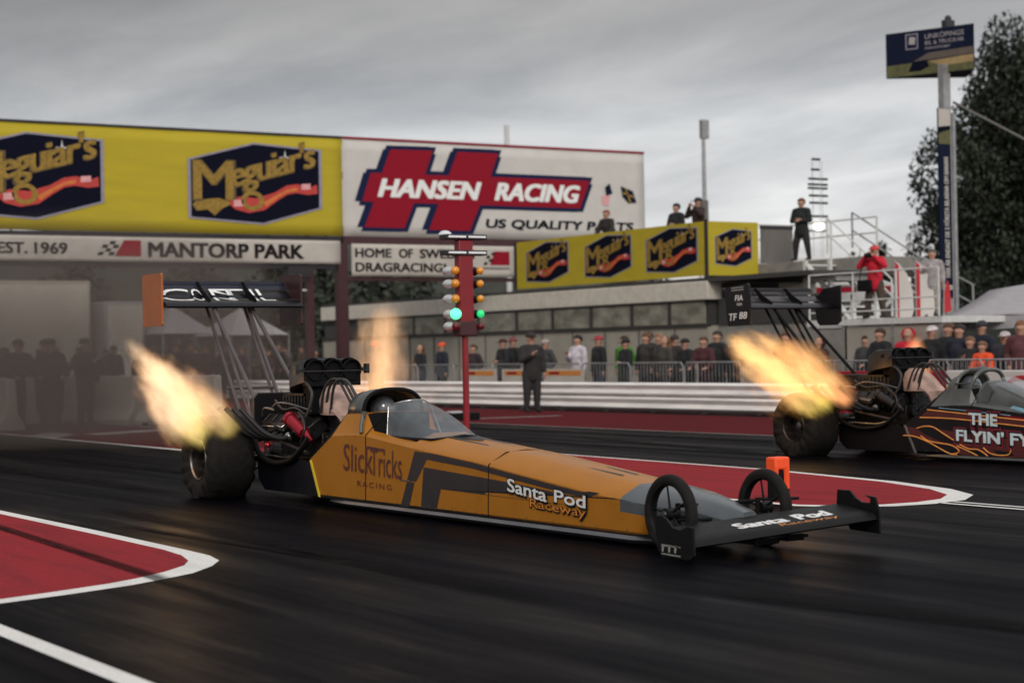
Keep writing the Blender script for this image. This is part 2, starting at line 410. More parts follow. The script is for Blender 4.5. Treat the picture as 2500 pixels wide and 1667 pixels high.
def outline_mesh(kind, data, size=1.0, offset=0.0, shear=0.0, align='LEFT', space=1.0, width=None, height=None):
    """flat mesh (2D verts, faces) of a text or of closed polygons"""
    if kind == 'text':
        cu = bpy.data.curves.new('t', 'FONT'); cu.body = data; cu.size = size; cu.shear = shear; cu.space_character = space; cu.align_x = align
        cu.resolution_u = 3; offset = 0.0
    else:
        cu = bpy.data.curves.new('t', 'CURVE'); cu.dimensions = '2D'; cu.fill_mode = 'BOTH'
        for poly in data:
            sp_ = cu.splines.new('POLY'); sp_.points.add(len(poly) - 1)
            for i, (a, b_) in enumerate(poly): sp_.points[i].co = (a, b_, 0, 1)
            sp_.use_cyclic_u = True
    cu.offset = offset; cu.fill_mode = 'FRONT' if kind == 'text' else 'BOTH'
    ob = bpy.data.objects.new('t', cu)
    me = bpy.data.meshes.new_from_object(ob)
    vs = [(v.co.x, v.co.y) for v in me.vertices]; fs = [tuple(p.vertices) for p in me.polygons]
    bpy.data.objects.remove(ob); bpy.data.curves.remove(cu); bpy.data.meshes.remove(me)
    if width is not None and vs:
        x0 = min(v[0] for v in vs); x1 = max(v[0] for v in vs); y0 = min(v[1] for v in vs); y1 = max(v[1] for v in vs)
        kx = width / (x1 - x0); ky = (height / (y1 - y0)) if height else kx
        vs = [((v[0] - x0) * kx, (v[1] - y0) * ky) for v in vs]
    return vs, fs
def decal(name, flat, place, key, parent):
    mb = MB()
    if len(flat) == 2:
        mb.add([place(a, b_) for a, b_ in flat[0]], flat[1])
    else:   # emboldened lettering: shifted layers, each a hair further out along the board's normal
        e = 1e-3
        for i, (dx, dy) in enumerate(flat[2]):
            vs = []
            for a, b_ in flat[0]:
                p = Vector(place(a + dx, b_ + dy)); u = Vector(place(a + dx + e, b_ + dy)) - p; v = Vector(place(a + dx, b_ + dy + e)) - p
                vs.append(p + u.cross(v).normalized() * flat[3] * i)
            mb.add(vs, flat[1])
    return mb.build(name, key, parent, smooth=0, recalc=False)
def text(s, w, h, offset=0.0, shear=0.0, space=1.0):
    f = outline_mesh('text', s, 1.0, offset, shear, space=space, width=w, height=h)
    if offset > .018:
        b = min((offset - .005) * h * 1.1, h * .075)
        f = outline_mesh('text', s, 1.0, offset, shear, space=space, width=w - 2 * b, height=h - b)
        f = ([(a + b, q + b / 2) for a, q in f[0]], f[1], [(-b, -b / 2), (b, -b / 2), (-b, b / 2), (b, b / 2)], max(.0004, h * .0025))
    return f
# ------------------------------------------------------------------ setting: ground, lanes, markings
def sheet(name, poly, z, key, inner=None):
    polys = [poly] + ([inner] if inner else [])
    f = outline_mesh('poly', polys)
    mb = MB(); mb.add([(a, b_, z) for a, b_ in f[0]], f[1])
    o = mb.build(name, key, smooth=0)
    return tag(o, kind='structure')
sheet('ground', [(-900, -700), (500, -700), (500, 900), (-900, 900)], -0.012, 'asphalt')
sheet('road', [(-120, -20), (160, -20), (160, 17.95), (-120, 17.95)], 0.0, 'asphalt')
def rounded(pts): return pts
sepo = [(-70, 2.86), (5.1, 2.86), (5.5, 3.1), (5.75, 3.5), (5.8, 3.95), (5.68, 4.45), (5.3, 4.95), (4.6, 5.35), (3.4, 5.72), (0.9, 6.12), (-5.5, 6.45), (-70, 6.55)]
sepi = [(-70, 2.98), (5.0, 2.98), (5.33, 3.2), (5.52, 3.55), (5.55, 3.95), (5.43, 4.38), (5.1, 4.8), (4.45, 5.2), (3.3, 5.6), (0.85, 6.03), (-5.5, 6.37), (-70, 6.47)]
sheet('painted_island', [p for p in sepi if p[0] > -60] + [(-9.5, 6.38), (-9.5, 2.98)], 0.004, 'red_ground')
sheet('painted_island', [(-70, 2.98), (-9.5, 2.98), (-9.5, 6.38), (-70, 6.47)], 0.004, 'red_verge')
sheet('painted_line', sepo, 0.004, 'white_paint', sepi)
islo = [(-70, -3.06), (3.0, -3.06), (4.9, -3.08), (5.45, -3.1), (5.82, -3.18), (6.12, -3.36), (6.45, -3.64), (6.66, -3.95), (6.82, -4.21), (7.02, -4.7), (7.17, -5.16), (7.2, -5.3), (-70, -5.3)]
isli = [(-70, -3.19), (3.0, -3.19), (4.8, -3.21), (5.3, -3.26), (5.68, -3.36), (5.95, -3.5), (6.24, -3.76), (6.48, -4.05), (6.64, -4.3), (6.84, -4.76), (7.0, -5.2), (-70, -5.2)]
sheet('painted_island', isli, 0.004, 'red_ground')
sheet('painted_line', islo, 0.004, 'white_paint', isli)
sheet('painted_line', [(-70, -5.57), (60, -5.57), (60, -5.44), (-70, -5.44)], 0.004, 'white_paint')
for y in (4.02, 4.2):
    sheet('painted_line', [(5.75, y), (90, y), (90, y + 0.07), (5.75, y + 0.07)], 0.004, 'white_paint')
sheet('painted_verge', [(-90, 11.93), (3, 11.93), (3, 17.4), (-90, 17.4)], 0.004, 'red_verge')
sheet('painted_line', [(-90, 11.86), (3, 11.86), (3, 11.93), (-90, 11.93)], 0.004, 'worn_white')
for (a, b_, w) in (((-18.4, 12.3), (-18.2, 15.5), 0.22), ((-18.2, 4.0), (-19.2, 5.9), 0.9), ((-18.3, 2.95), (-19.9, 3.9), 1.6)):
    sheet('painted_line', [(a[0], a[1]), (a[0] + w, a[1]), (b_[0] + w, b_[1]), (b_[0], b_[1])], 0.008, 'worn_white')
def skid(p, q, w, wend=None):
    """curved strip of rubber from p to q with its own object axes"""
    p = Vector(p); q = Vector(q); d = q - p; L = d.length; k = 14
    mb = MB(); w2 = wend or w
    vs = []
    for i in range(k + 1):
        t = i / k; ww = w + (w2 - w) * t
        vs += [(L * t, -ww / 2 + 0.05 * math.sin(t * 2.4), 0), (L * t, ww / 2 + 0.05 * math.sin(t * 2.4), 0)]
    mb.add(vs, [(2 * i, 2 * i + 2, 2 * i + 3, 2 * i + 1) for i in range(k)])
    o = mb.build('tyre_mark', 'skid_rubber', smooth=0, loc=(p.x, p.y, 0.010))
    o.rotation_euler = (0, 0, math.atan2(d.y, d.x)); tag(o, kind='structure')
skid((-3, -3.35), (9.2, -4.15), 0.13, 0.16)
skid((0.5, -2.2), (9.5, -2.6), 0.35); skid((2.5, -2.75), (6.5, -2.55), 0.16)
skid((9.0, -1.6), (14, -0.9), 0.4)
skid((-9, 9.6), (-1.5, 8.2), 0.35); skid((-16, 10.4), (2, 10.6), 0.5); skid((-16, 8.2), (2, 8.0), 0.45)
skid((-10, -1.0), (-0.5, -0.9), 0.5); skid((-10, 0.6), (-0.5, 0.7), 0.5)

# low wooded hill far behind
def hill():
    rnd = random.Random(3); mb = MB(); n = 46; vs = []
    base = Vector((-330, 150, 0))
    for i in range(n + 1):
        t = i / n; x = -420 + t * 520; y = 60 + t * 420
        h = 7.0 + 1.2 * math.sin(t * 9 + 1) + 1.0 * math.sin(t * 23) + 22 * max(0, min(1, (.31 - t) / .04))
        dx, dy = -0.62, 0.78
        for k, (o_, hh) in enumerate(((0, -1), (10, h * 0.8), (28, h), (70, h * 0.9), (110, -1))):
            vs.append((x + dx * o_, y + dy * o_, hh + (rnd.uniform(-.8, .8) if hh > 0 else 0)))
    mb.add(vs, [(i * 5 + k, (i + 1) * 5 + k, (i + 1) * 5 + k + 1, i * 5 + k + 1) for i in range(n) for k in range(4)])
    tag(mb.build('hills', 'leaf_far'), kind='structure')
hill()

# ------------------------------------------------------------------ trees
import bmesh
def leaf_cloud(clumps, n, size, rnd, droop=0.0, keys=('leaf_dark', 'leaf_mid', 'leaf_light')):
    mb = MB()
    for k in keys: mb.use(k)
    tot = sum(c[3] ** 2 * c[4] for c in clumps)
    for (x, y, z, r, hz) in clumps:
        k = max(6, int(n * (r * r * hz) / tot))
        tone = rnd.random()
        for _ in range(k):
            while True:
                a, b_, c = rnd.uniform(-1, 1), rnd.uniform(-1, 1), rnd.uniform(-1, 1)
                d = a * a + b_ * b_ + c * c
                if d < 1 and rnd.random() < 0.25 + d: break
            p = Vector((x + a * r, y + b_ * r, z + c * hz))
            s_ = size * rnd.uniform(0.6, 1.4)
            u = Vector((rnd.gauss(0, 1), rnd.gauss(0, 1), rnd.gauss(0, .5))).normalized()
            w = u.cross(Vector((rnd.gauss(0, 1), rnd.gauss(0, 1), rnd.gauss(0, 1)))).normalized()
            if droop: w = (w * (1 - droop) + Vector((0, 0, -1)) * droop * 1.6)
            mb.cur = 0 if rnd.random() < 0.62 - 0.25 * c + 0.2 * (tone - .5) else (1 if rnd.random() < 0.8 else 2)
            mb.add([p, p + u * s_ * .5 + w * s_ * .5, p + w * s_ * 1.2, p - u * s_ * .5 + w * s_ * .5], [(0, 1, 2, 3)])
    return mb
def make_tree(name, label, loc, h, r, n, size, seed, kind='broad', group=None, keys=('leaf_dark', 'leaf_mid', 'leaf_light'), cat='tree', low=0.16):
    rnd = random.Random(seed)
    root = thing(name, label, cat, loc, 0, group)
    tr = MB(); clumps = []
    lean = (rnd.uniform(-.03, .03), rnd.uniform(-.03, .03))
    pts = [(lean[0] * h * t + 0.02 * h * math.sin(3 * t), lean[1] * h * t, h * t * 0.95) for t in [i / 8 for i in range(9)]]
    tr.tube(pts, [h * 0.022 * (1 - 0.85 * i / 8) + 0.01 for i in range(9)], 9)
    if kind == 'conifer':
        k = 13
        for i in range(k):
            t = low + (1 - low) * i / k; rr = r * (1 - t) ** 0.8 * rnd.uniform(.8, 1.15) + 0.06 * r
            for j in range(5):
                a = rnd.uniform(0, 2 * PI); d = rr * 0.6
                clumps.append((d * math.cos(a), d * math.sin(a), h * t, rr * 0.6, h * 0.055))
    else:
        k = 58 if n > 9000 else 22
        for i in range(k):
            t = low + (1 - low) * ((i + rnd.random()) / k)
            prof = math.sin(min(1, (1 - t) * 1.35 + 0.08) * PI / 2) * (0.55 + 0.45 * min(1, (t - low) * 4 + .3))
            a = i * 2.4 + rnd.uniform(-.5, .5); d = r * prof * rnd.uniform(0.15, .95)
            c = Vector((d * math.cos(a), d * math.sin(a), h * t))
            rr = r * rnd.uniform(0.24, 0.40) * (0.6 + 0.5 * prof)
            clumps.append((c.x, c.y, c.z, rr, rr * rnd.uniform(0.9, 1.6)))
            zb = max(0.08 * h, c.z - d * 0.9)
            mid = Vector((c.x * .5, c.y * .5, (zb + c.z) / 2 + .1 * d))
            tr.tube([(pts[4][0] * zb / h, 0, zb), mid, c], [h * 0.007, h * 0.004, h * 0.0015], 5)
    tr.build('trunk', 'bark', root)
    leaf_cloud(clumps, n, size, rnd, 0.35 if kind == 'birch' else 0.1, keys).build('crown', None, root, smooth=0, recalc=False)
    return root
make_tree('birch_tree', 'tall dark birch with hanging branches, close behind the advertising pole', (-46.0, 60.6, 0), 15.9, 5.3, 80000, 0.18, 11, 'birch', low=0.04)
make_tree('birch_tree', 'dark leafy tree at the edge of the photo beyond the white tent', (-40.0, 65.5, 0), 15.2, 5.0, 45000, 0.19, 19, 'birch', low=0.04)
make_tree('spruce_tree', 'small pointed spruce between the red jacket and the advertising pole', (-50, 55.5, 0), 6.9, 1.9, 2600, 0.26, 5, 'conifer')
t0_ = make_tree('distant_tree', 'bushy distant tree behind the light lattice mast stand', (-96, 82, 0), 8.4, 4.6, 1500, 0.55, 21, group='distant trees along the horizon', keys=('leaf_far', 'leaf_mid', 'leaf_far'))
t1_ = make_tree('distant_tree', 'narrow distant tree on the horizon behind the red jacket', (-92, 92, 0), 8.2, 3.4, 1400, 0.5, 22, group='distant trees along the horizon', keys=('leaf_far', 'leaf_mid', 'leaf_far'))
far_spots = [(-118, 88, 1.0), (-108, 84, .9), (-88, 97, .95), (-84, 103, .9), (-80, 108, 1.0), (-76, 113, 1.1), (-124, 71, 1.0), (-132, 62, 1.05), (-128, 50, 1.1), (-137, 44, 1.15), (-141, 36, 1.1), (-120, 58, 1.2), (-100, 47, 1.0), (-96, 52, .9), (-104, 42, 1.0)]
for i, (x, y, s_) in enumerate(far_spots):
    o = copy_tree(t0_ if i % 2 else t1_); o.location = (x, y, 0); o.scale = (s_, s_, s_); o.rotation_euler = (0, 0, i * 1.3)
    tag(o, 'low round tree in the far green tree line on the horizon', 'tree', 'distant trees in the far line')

# ------------------------------------------------------------------ emblem (dark hexagon, gold lettering, red ribbon, star)
HEX = [(-1, .54), (-.03, .99), (1, .89), (1, -.57), (.1, -1), (-1, -.88)]
def emblem(place, hw, hh, parent):
    """place(a,b,d): a,b metres from the centre in the board's plane, d metres proud"""
    P = lambda d: (lambda a, b_: place(a * hw, b_ * hh, d))
    hx = lambda k: [(a * k, b_ * k) for a, b_ in HEX]
    brd = decal('emblem_border', outline_mesh('poly', [hx(1.0)]), P(.006), 'silver_edge', parent)
    decal('emblem_field', outline_mesh('poly', [hx(.955)]), P(.010), 'navy', parent)
    def tilt(a0, b0, slope): return lambda a, b_, d: place((a0 + a) * hw, (b0 + b_ + a * slope) * hh, d)
    # big capital, then the rest of the word climbing to the upper corner
    big = text('M', .58, .94, 0.02); big_o = text('M', .64, 1.0, 0.03)
    tl = tilt(-.92, -.44, .02)
    decal('lettering', big_o, lambda a, b_: tl(a - .02, b_ - .03, .013), 'gold_dark', parent)
    decal('lettering', big, lambda a, b_: tl(a, b_, .017), 'gold', parent)
    rest = text("eguiar's", 1.28, .86, 0.02, space=.9); rest_o = text("eguiar's", 1.32, .92, 0.026, space=.9)
    tr_ = tilt(-.38, -.34, .47)
    decal('lettering', rest_o, lambda a, b_: tr_(a - .03, b_ - .03, .013), 'gold_dark', parent)
    decal('lettering', rest, lambda a, b_: tr_(a, b_, .017), 'gold', parent)
    sw = [(-.86, -.44), (-.55, -.38), (-.35, -.5), (-.5, -.62), (-.62, -.8), (-.72, -.66), (-.88, -.7), (-.94, -.55)]
    decal('flourish', outline_mesh('poly', [sw]), P(.015), 'gold', parent)
    rib = [(-.40, -.42), (-.25, -.33), (.0, -.36), (.28, -.2), (.45, -.03), (.62, .02), (.80, -.06), (.92, .02), (.93, -.2), (.78, -.24), (.6, -.2), (.46, -.25), (.3, -.42), (.12, -.64), (-.12, -.72), (-.32, -.64), (-.38, -.56)]
    decal('ribbon', outline_mesh('poly', [rib]), P(.019), 'ribbon_red', parent)
    rib2 = [(.1, -.46), (.3, -.27), (.47, -.12), (.62, -.06), (.62, -.14), (.46, -.2), (.32, -.34), (.14, -.56)]
    decal('ribbon', outline_mesh('poly', [rib2]), P(.023), 'ribbon_orange', parent)
    ring = [(-.06 + .17 * math.cos(t * PI / 10), -.42 + .24 * math.sin(t * PI / 10)) for t in range(20)]
    ring2 = [(-.06 + .10 * math.cos(t * PI / 10), -.42 + .14 * math.sin(t * PI / 10)) for t in range(20)]
    decal('ring', outline_mesh('poly', [ring, ring2]), P(.027), 'gold', parent)
    for (a, b_, w, h) in ((-.34, -.58, .14, .18), (.68, -.12, .14, .16)):
        decal('ribbon', outline_mesh('poly', [[(a, b_), (a + w, b_ + .02), (a + w, b_ + h), (a, b_ + h - .02)]]), P(.027), 'ribbon_pink', parent)
    st = [];
    for i in range(8):
        r_ = .14 if i % 2 == 0 else .025
        st.append((.44 + r_ * .7 * math.sin(i * PI / 4), .66 + r_ * 1.3 * math.cos(i * PI / 4)))
    decal('star', outline_mesh('poly', [st]), P(.015), 'letter_white', parent)
    return brd

# ------------------------------------------------------------------ gantry over the track with its boards
GX = -35.5
gantry = thing('sign_gantry', 'dark red steel gantry with posts spanning the track and holding the banners', 'gantry', (GX, 18.6, 0))
def gl(mb, name, key=None, **k): return mb.build(name, key, gantry, **k)
for (y, w) in ((0.0, .17), (-1.15, .12)):
    mb = MB(); mb.box(-w, w - .04, y - w, y + w, 0, 5.12 if y == 0 else 4.30); mb.obox((0, y, .06), (.7, .7, .1)); gl(mb, 'post', 'gantry_red')
mb = MB(); mb.box(-.17, .05, -25.2, -24.9, 0, 8.4); gl(mb, 'post', 'gantry_red')
mb = MB(); mb.box(-.5, -.2, 11.5, 11.8, 0, 8.4); gl(mb, 'post', 'gantry_red')
mb = MB()
for z in (5.28, 8.5): mb.box(-.75, -.55, -25.2, 11.8, z - .08, z - .01); mb.box(-.25, -.1, -25.2, 11.8, z - .08, z - .01)
for i in range(36):
    y = -25 + i * 1.03
    mb.cyl((-.65, y, 5.28), (-.65, y + 1.03, 8.45), .035, n=6); mb.cyl((-.65, y, 5.28), (-.15, y, 5.28), .03, n=6); mb.cyl((-.65, y, 8.45), (-.15, y, 8.45), .03, n=6)
gl(mb, 'truss', 'gantry_red')
mb = MB(); mb.box(-.2, .05, -25.2, 0.0, 4.30, 4.44); mb.box(-.2, .05, -25.2, 0.0, 5.22, 5.34); gl(mb, 'beam', 'dark_trim')
mb = MB(); mb.box(-.2, .12, 0.02, 12.0, 5.12, 5.36); mb.box(-.2, .06, 0.02, 6.8, 3.93, 4.05); gl(mb, 'beam', 'gantry_red')
mb = MB(); mb.cyl((-.1, -1.3, 5.1), (-.1, -1.3, 4.2), .05); mb.use('white_metal').sphere((0, -1.3, 4.05), .30, 12, sz=.9); 
def loose(mb, name, label, cat, key=None, group=None, **k):
    return tag(mb.build(name, key, **k), label, cat, group)
# banners: slightly rippled sheets with real thickness
def banner(name, label, cat, x, y0, y1, z0, z1, key, trim=None, rip=.02, seed=1):
    root = thing(name, label, cat, (x, y0, z0))
    w, h = y1 - y0, z1 - z0; nx = max(4, int(w * 2.5)); nz = 8; rnd = random.Random(seed)
    ph = [rnd.uniform(0, 6) for _ in range(4)]
    mb = MB(); vs = []
    for i in range(nx + 1):
        for k in range(nz + 1):
            a, b_ = w * i / nx, h * k / nz
            vs.append((0 - rip * (0.5 + .5 * math.sin(a * 1.7 + ph[0] + b_) * math.sin(b_ * 2 + ph[1]) ), a, b_))
    mb.add(vs, [(i * (nz + 1) + k, (i + 1) * (nz + 1) + k, (i + 1) * (nz + 1) + k + 1, i * (nz + 1) + k + 1) for i in range(nx) for k in range(nz)])
    o = mb.build('banner_sheet', key, root, recalc=False); so = o.modifiers.new('thick', 'SOLIDIFY'); so.thickness = .02; so.offset = -1
    if trim:
        mb = MB(); mb.box(-.06, .03, 0, w, h, h + .07); mb.build('trim', trim, root)
    return root
yb = banner('banner', 'long yellow banner with dark hexagon emblems on the left of the gantry', 'banner', GX + .12, -6.6, 18.62, 5.36, 8.5, 'sign_yellow', 'dark_trim', .012)
for c in (15.6, 8.38, 1.2, -4.6):
    if c > 0: emblem(lambda a, b_, d, c=c: (.012 + d, a + c + 6.6, b_ + 6.95 - 5.36), 2.28, 1.29, yb)
hb = banner('billboard', 'big white billboard with a red letter shape and racing lettering on the gantry', 'billboard', GX + .12, 18.64, 30.6, 5.36, 8.5, 'sign_white', 'sign_red', .006, 2)
mk('hansen_blue', (.012, .018, .06), .8, spec=.1)
HP = [(20.6, 8.22), (22.2, 8.25), (21.88, 7.44), (22.78, 7.44), (23.13, 8.25), (24.74, 8.26), (24.41, 7.46), (28.46, 7.46), (28.04, 6.49), (23.98, 6.49), (23.57, 5.62), (21.99, 5.62), (22.38, 6.49), (21.45, 6.49), (21.08, 5.66), (19.6, 5.66), (19.96, 6.49), (19.53, 6.50), (19.86, 7.43), (20.27, 7.44)]
pl = lambda d, da=0, db=0: (lambda a, b_: (d, a - 18.86 + da, b_ - 5.36 + db))
navy_h = [(a, b_) for a, b_ in HP]
for i_, (da_, db_) in enumerate(((-.26, .0), (-.14, .13), (.13, .12), (-.12, -.13), (.12, -.12))): decal('letter_shape', outline_mesh('poly', [navy_h]), pl(.008 + .0015 * i_, da_, db_), 'hansen_blue', hb)
decal('letter_shape', outline_mesh('poly', [HP]), pl(.018), 'sign_red', hb)
w1 = text('HANSEN', 3.95, .62, .07, .28); decal('lettering', w1, lambda a, b_: (.024, a + 20.1 - 18.86, b_ + 6.65 - 5.36), 'letter_white', hb)
w1 = text('RACING', 3.5, .62, .07, .28); decal('lettering', w1, lambda a, b_: (.024, a + 24.55 - 18.86, b_ + 6.66 - 5.36), 'letter_white', hb)
w1 = text('US QUALITY PARTS', 6.1, .36, .06, 0.1); decal('lettering', w1, lambda a, b_: (.02, a + 24.2 - 18.86, b_ + 5.68 - 5.36), 'navy', hb)
for (poly, key) in (([(29.1, 7.25), (29.3, 7.4), (29.42, 7.05), (29.15, 6.95)], 'navy_blue'), ([(28.95, 6.95), (29.3, 6.98), (29.25, 6.6), (29.0, 6.65)], 'ribbon_pink'),
                    ([(29.78, 7.32), (30.3, 7.15), (30.45, 6.75), (30.1, 6.72), (29.85, 6.95)], 'navy_blue')):
    decal('flag_mark', outline_mesh('poly', [poly]), pl(.02), key, hb)
for poly in ([(29.86, 7.12), (30.34, 6.97), (30.36, 6.9), (29.86, 7.05)], [(29.95, 7.25), (30.02, 7.23), (30.22, 6.75), (30.14, 6.75)]):
    decal('flag_mark', outline_mesh('poly', [poly]), pl(.026), 'gold', hb)
mb_ = banner('name_board', 'cream strip board under the yellow banner with dark park lettering', 'board', GX + .14, -6.6, 18.5, 4.46, 5.2, 'sign_cream', None, .006, 4)
def ml(s, y0, y1, z0, z1, key='letter_dark', off=.02): decal('lettering', text(s, y1 - y0, z1 - z0, off), lambda a, b_: (.012, a + y0 + 6.6, b_ + z0 - 4.46), key, mb_)
ml('MANTORP PARK', 12.0, 17.2, 4.60, 5.06, off=.06)
ml('EST.', 7.4, 8.3, 4.66, 5.0, off=.05); ml('1969', 8.5, 9.5, 4.66, 5.0, off=.05)
decal('logo_panel', outline_mesh('poly', [[(10.95, 4.62), (11.25, 5.1), (11.78, 5.1), (11.78, 4.62)]]), lambda a, b_: (.012, a + 6.6, b_ - 4.46), 'sign_red', mb_)
for i in range(4):
    for k in range(3):
        if (i + k) % 2 == 0: decal('logo_check', outline_mesh('poly', [[(10.4 + k * .17 + i * .07, 4.64 + i * .11), (10.57 + k * .17 + i * .07, 4.64 + i * .11), (10.62 + k * .17 + i * .07, 4.74 + i * .11), (10.46 + k * .17 + i * .07, 4.74 + i * .11)]]), lambda a, b_: (.012, a + 6.6, b_ - 4.46), 'letter_dark', mb_)
dbd = banner('name_board', 'cream board with two lines of dragracing lettering right of the red post', 'board', GX + .14, 18.9, 25.2, 4.08, 5.12, 'sign_cream', None, .004, 5)
def dl(s, y0, y1, z0, z1): decal('lettering', text(s, y1 - y0, z1 - z0, .05), lambda a, b_: (.012, a + y0 - 18.9, b_ + z0 - 4.08), 'letter_dark', dbd)
dl('HOME', 19.02, 20.35, 4.68, 4.98); dl('OF', 20.62, 21.15, 4.68, 4.98); dl('SWEDISH', 21.4, 23.5, 4.68, 4.98); dl('DRAGRACING!', 19.02, 22.4, 4.22, 4.52)
decal('logo_panel', outline_mesh('poly', [[(24.1, 4.48), (24.3, 4.94), (24.88, 4.94), (24.88, 4.48)]]), lambda a, b_: (.012, a - 18.9, b_ - 4.08), 'sign_red', dbd)
for i in range(4):
    for k in range(2):
        if (i + k) % 2 == 0: decal('logo_check', outline_mesh('poly', [[(23.85 + k * .15 + i * .05, 4.48 + i * .11), (23.98 + k * .15 + i * .05, 4.48 + i * .11), (24.02 + k * .15 + i * .05, 4.58 + i * .11), (23.89 + k * .15 + i * .05, 4.58 + i * .11)]]), lambda a, b_: (.012, a - 18.9, b_ - 4.08), 'letter_dark', dbd)
decal('logo_line', outline_mesh('poly', [[(23.7, 4.34), (24.88, 4.34), (24.88, 4.4), (23.7, 4.4)]]), lambda a, b_: (.012, a - 18.9, b_ - 4.08), 'grey_cladding', dbd)
# dome speaker under the gantry
t = thing('dome_speaker', 'pale dome lamp housing hanging under the cream board near the red post', 'speaker', (GX + .3, 16.75, 3.6))
mb = MB(); mb.sphere((0, 0, .22), .27, 14, sz=1); mb.build('dome', 'wall_cream', t); mb = MB(); mb.lathe([(-.03, 0.01), (-.03, .42), (.03, .42), (.03, .01)], 'z', n=24); mb.build('rim', 'white_metal', t)
mb = MB(); mb.box(-.35, .05, -.2, .6, .42, .75); mb.build('bracket', 'dark_trim', t)

# ------------------------------------------------------------------ control building with roof terrace
BX0, BX1, BY0, BY1 = -49.0, -24.0, 24.5, 28.4
bd = thing('timing_building', 'low cream building with a dark window band and a roof terrace behind the fence', 'building', (BX1, BY0, 0))
def bb(mb, name, key=None, **k): return mb.build(name, key, bd, **k)
L_ = BX0 - BX1
mb = MB(); mb.box(L_, 0, 0, 3.9, 0, 2.18); bb(mb, 'wall', 'wall_cream')
mb = MB()
for i in range(14): mb.box(L_ + 1.8 * i, L_ + 1.8 * i + .06, -.035, 0, 0, 2.18)
bb(mb, 'wall_seam', 'grey_cladding')
mb = MB(); mb.box(L_, -.08, .08, 3.85, 2.19, 2.95); bb(mb, 'window_wall', 'roof_dark')
mb = MB(); mb.box(L_, 0, -.06, .1, 2.15, 2.24); mb.box(L_, 0, -.06, .1, 2.88, 2.97)
bb(mb, 'window_frame', 'window_frame')
xs = [-24.15, -25.9, -27.8, -30.0, -32.2, -34.4, -36.9, -39.2, -41.5, -43.8, -46.1]
for i in range(len(xs) - 1):
    mb = MB(); mb.box(xs[i + 1] + .16, xs[i] - .1, .02, .06, 2.26, 2.87); p_ = bb(MB().box(xs[i + 1] - BX1 - .0, xs[i + 1] - BX1 + .16, -.03, .12, 2.24, 2.88), 'window_post', 'window_frame')
    mb = MB(); mb.box(xs[i + 1] - BX1 + .17, xs[i] - BX1 - .01, -.02, .06, 2.25, 2.87); bb(mb, 'window', 'window_pane')
mb = MB(); mb.box(L_, .10, -.09, 4.0, 2.93, 3.46); bb(mb, 'fascia', 'fascia', bevel=.02)
mb = MB(); mb.box(L_, 4.6, -.06, 4.0, 3.43, 3.56); bb(mb, 'roof', 'roof_dark')
mb = MB(); mb.box(.1, 4.4, .3, 3.9, 2.2, 2.95); mb.box(.13, .17, .4, 2.5, 2.96, 3.4); bb(mb, 'lower_annexe', 'roof_dark')
mb = MB(); mb.box(0.02, 4.3, .35, 3.8, 0, 2.2); bb(mb, 'annexe_wall', 'concrete')
mb = MB(); mb.box(-.05, 4.6, 1.9, 4.0, 3.57, 3.95); bb(mb, 'terrace_deck', 'concrete')
# terrace banner (front and end face)
tb = thing('banner', 'yellow banner with four hexagon emblems wrapped round the roof terrace railing', 'banner', (BX1, BY0, 3.6))
mb = MB(); mb.box(-10.25, .04, -.05, -.01, .02, 1.57); mb.build('banner_sheet', 'sign_yellow', tb)
mb = MB(); mb.box(0.01, .05, -.01, 1.84, .02, 1.57); mb.build('banner_sheet', 'sign_yellow', tb)
for cx in (-8.35, -4.9, -1.63):
    emblem(lambda a, b_, d, cx=cx: (cx + a, -.05 - d, .83 + b_), 1.28, .67, tb)
emblem(lambda a, b_, d: (.05 + d, .93 + a, .83 + b_), .68, .55, tb)
mb = MB(); mb.box(-10.3, -10.2, -.1, .0, 0, 1.6); mb.box(-.02, .07, -.07, .0, -.1, 1.62); mb.build('corner_post', 'dark_trim', tb)
# grey slatted screen and railings of the terrace
t = thing('terrace_screen', 'grey slatted screen panel beside the yellow end banner', 'screen', (BX1 + .02, BY0 + 1.95, 3.98))
mb = MB(); mb.box(0, .05, 0, 1.2, .0, 1.02); mb.build('panel', 'grey_cladding', t); mb = MB(); mb.box(-.02, .08, 0, 1.2, 1.02, 1.1); mb.build('rail', 'black_steel', t)
def railing(name, label, pts, hgt, key='galvanised', rails=(1.0, .5), r=.025, group=None):
    root = thing(name, label, 'railing', pts[0], 0, group); p0 = Vector(pts[0])
    for p in pts:
        q = Vector(p) - p0; MB().cyl(q, q + Vector((0, 0, hgt)), r * 1.2, n=8).build('post', key, root)
    for k in rails:
        MB().tube([Vector(p) - p0 + Vector((0, 0, hgt * k)) for p in pts], r, 8).build('rail', key, root)
    return root
railing('terrace_railing', 'thin metal railing at the open end of the roof terrace', [(BX1 + .02, 26.35, 3.96), (-24, 27.6, 3.96), (-22.2, 27.6, 3.96), (-20.3, 27.6, 3.96)], 1.15, 'white_metal', (1, .62))
railing('stair_railing', 'steep handrail running down from the terrace beside the black-clad person', [(-21.0, 26.4, 4.1), (-19.9, 26.6, 3.2), (-18.9, 26.8, 2.3)], 1.0, 'white_metal', (1, .55))
railing('stair_railing', 'long sloping handrail falling from under the lattice mast to the platform', [(-21.3, 27.6, 4.3), (-19.0, 28.0, 2.9), (-17.4, 28.3, 2.1)], 1.0, 'galvanised', (1, .5))
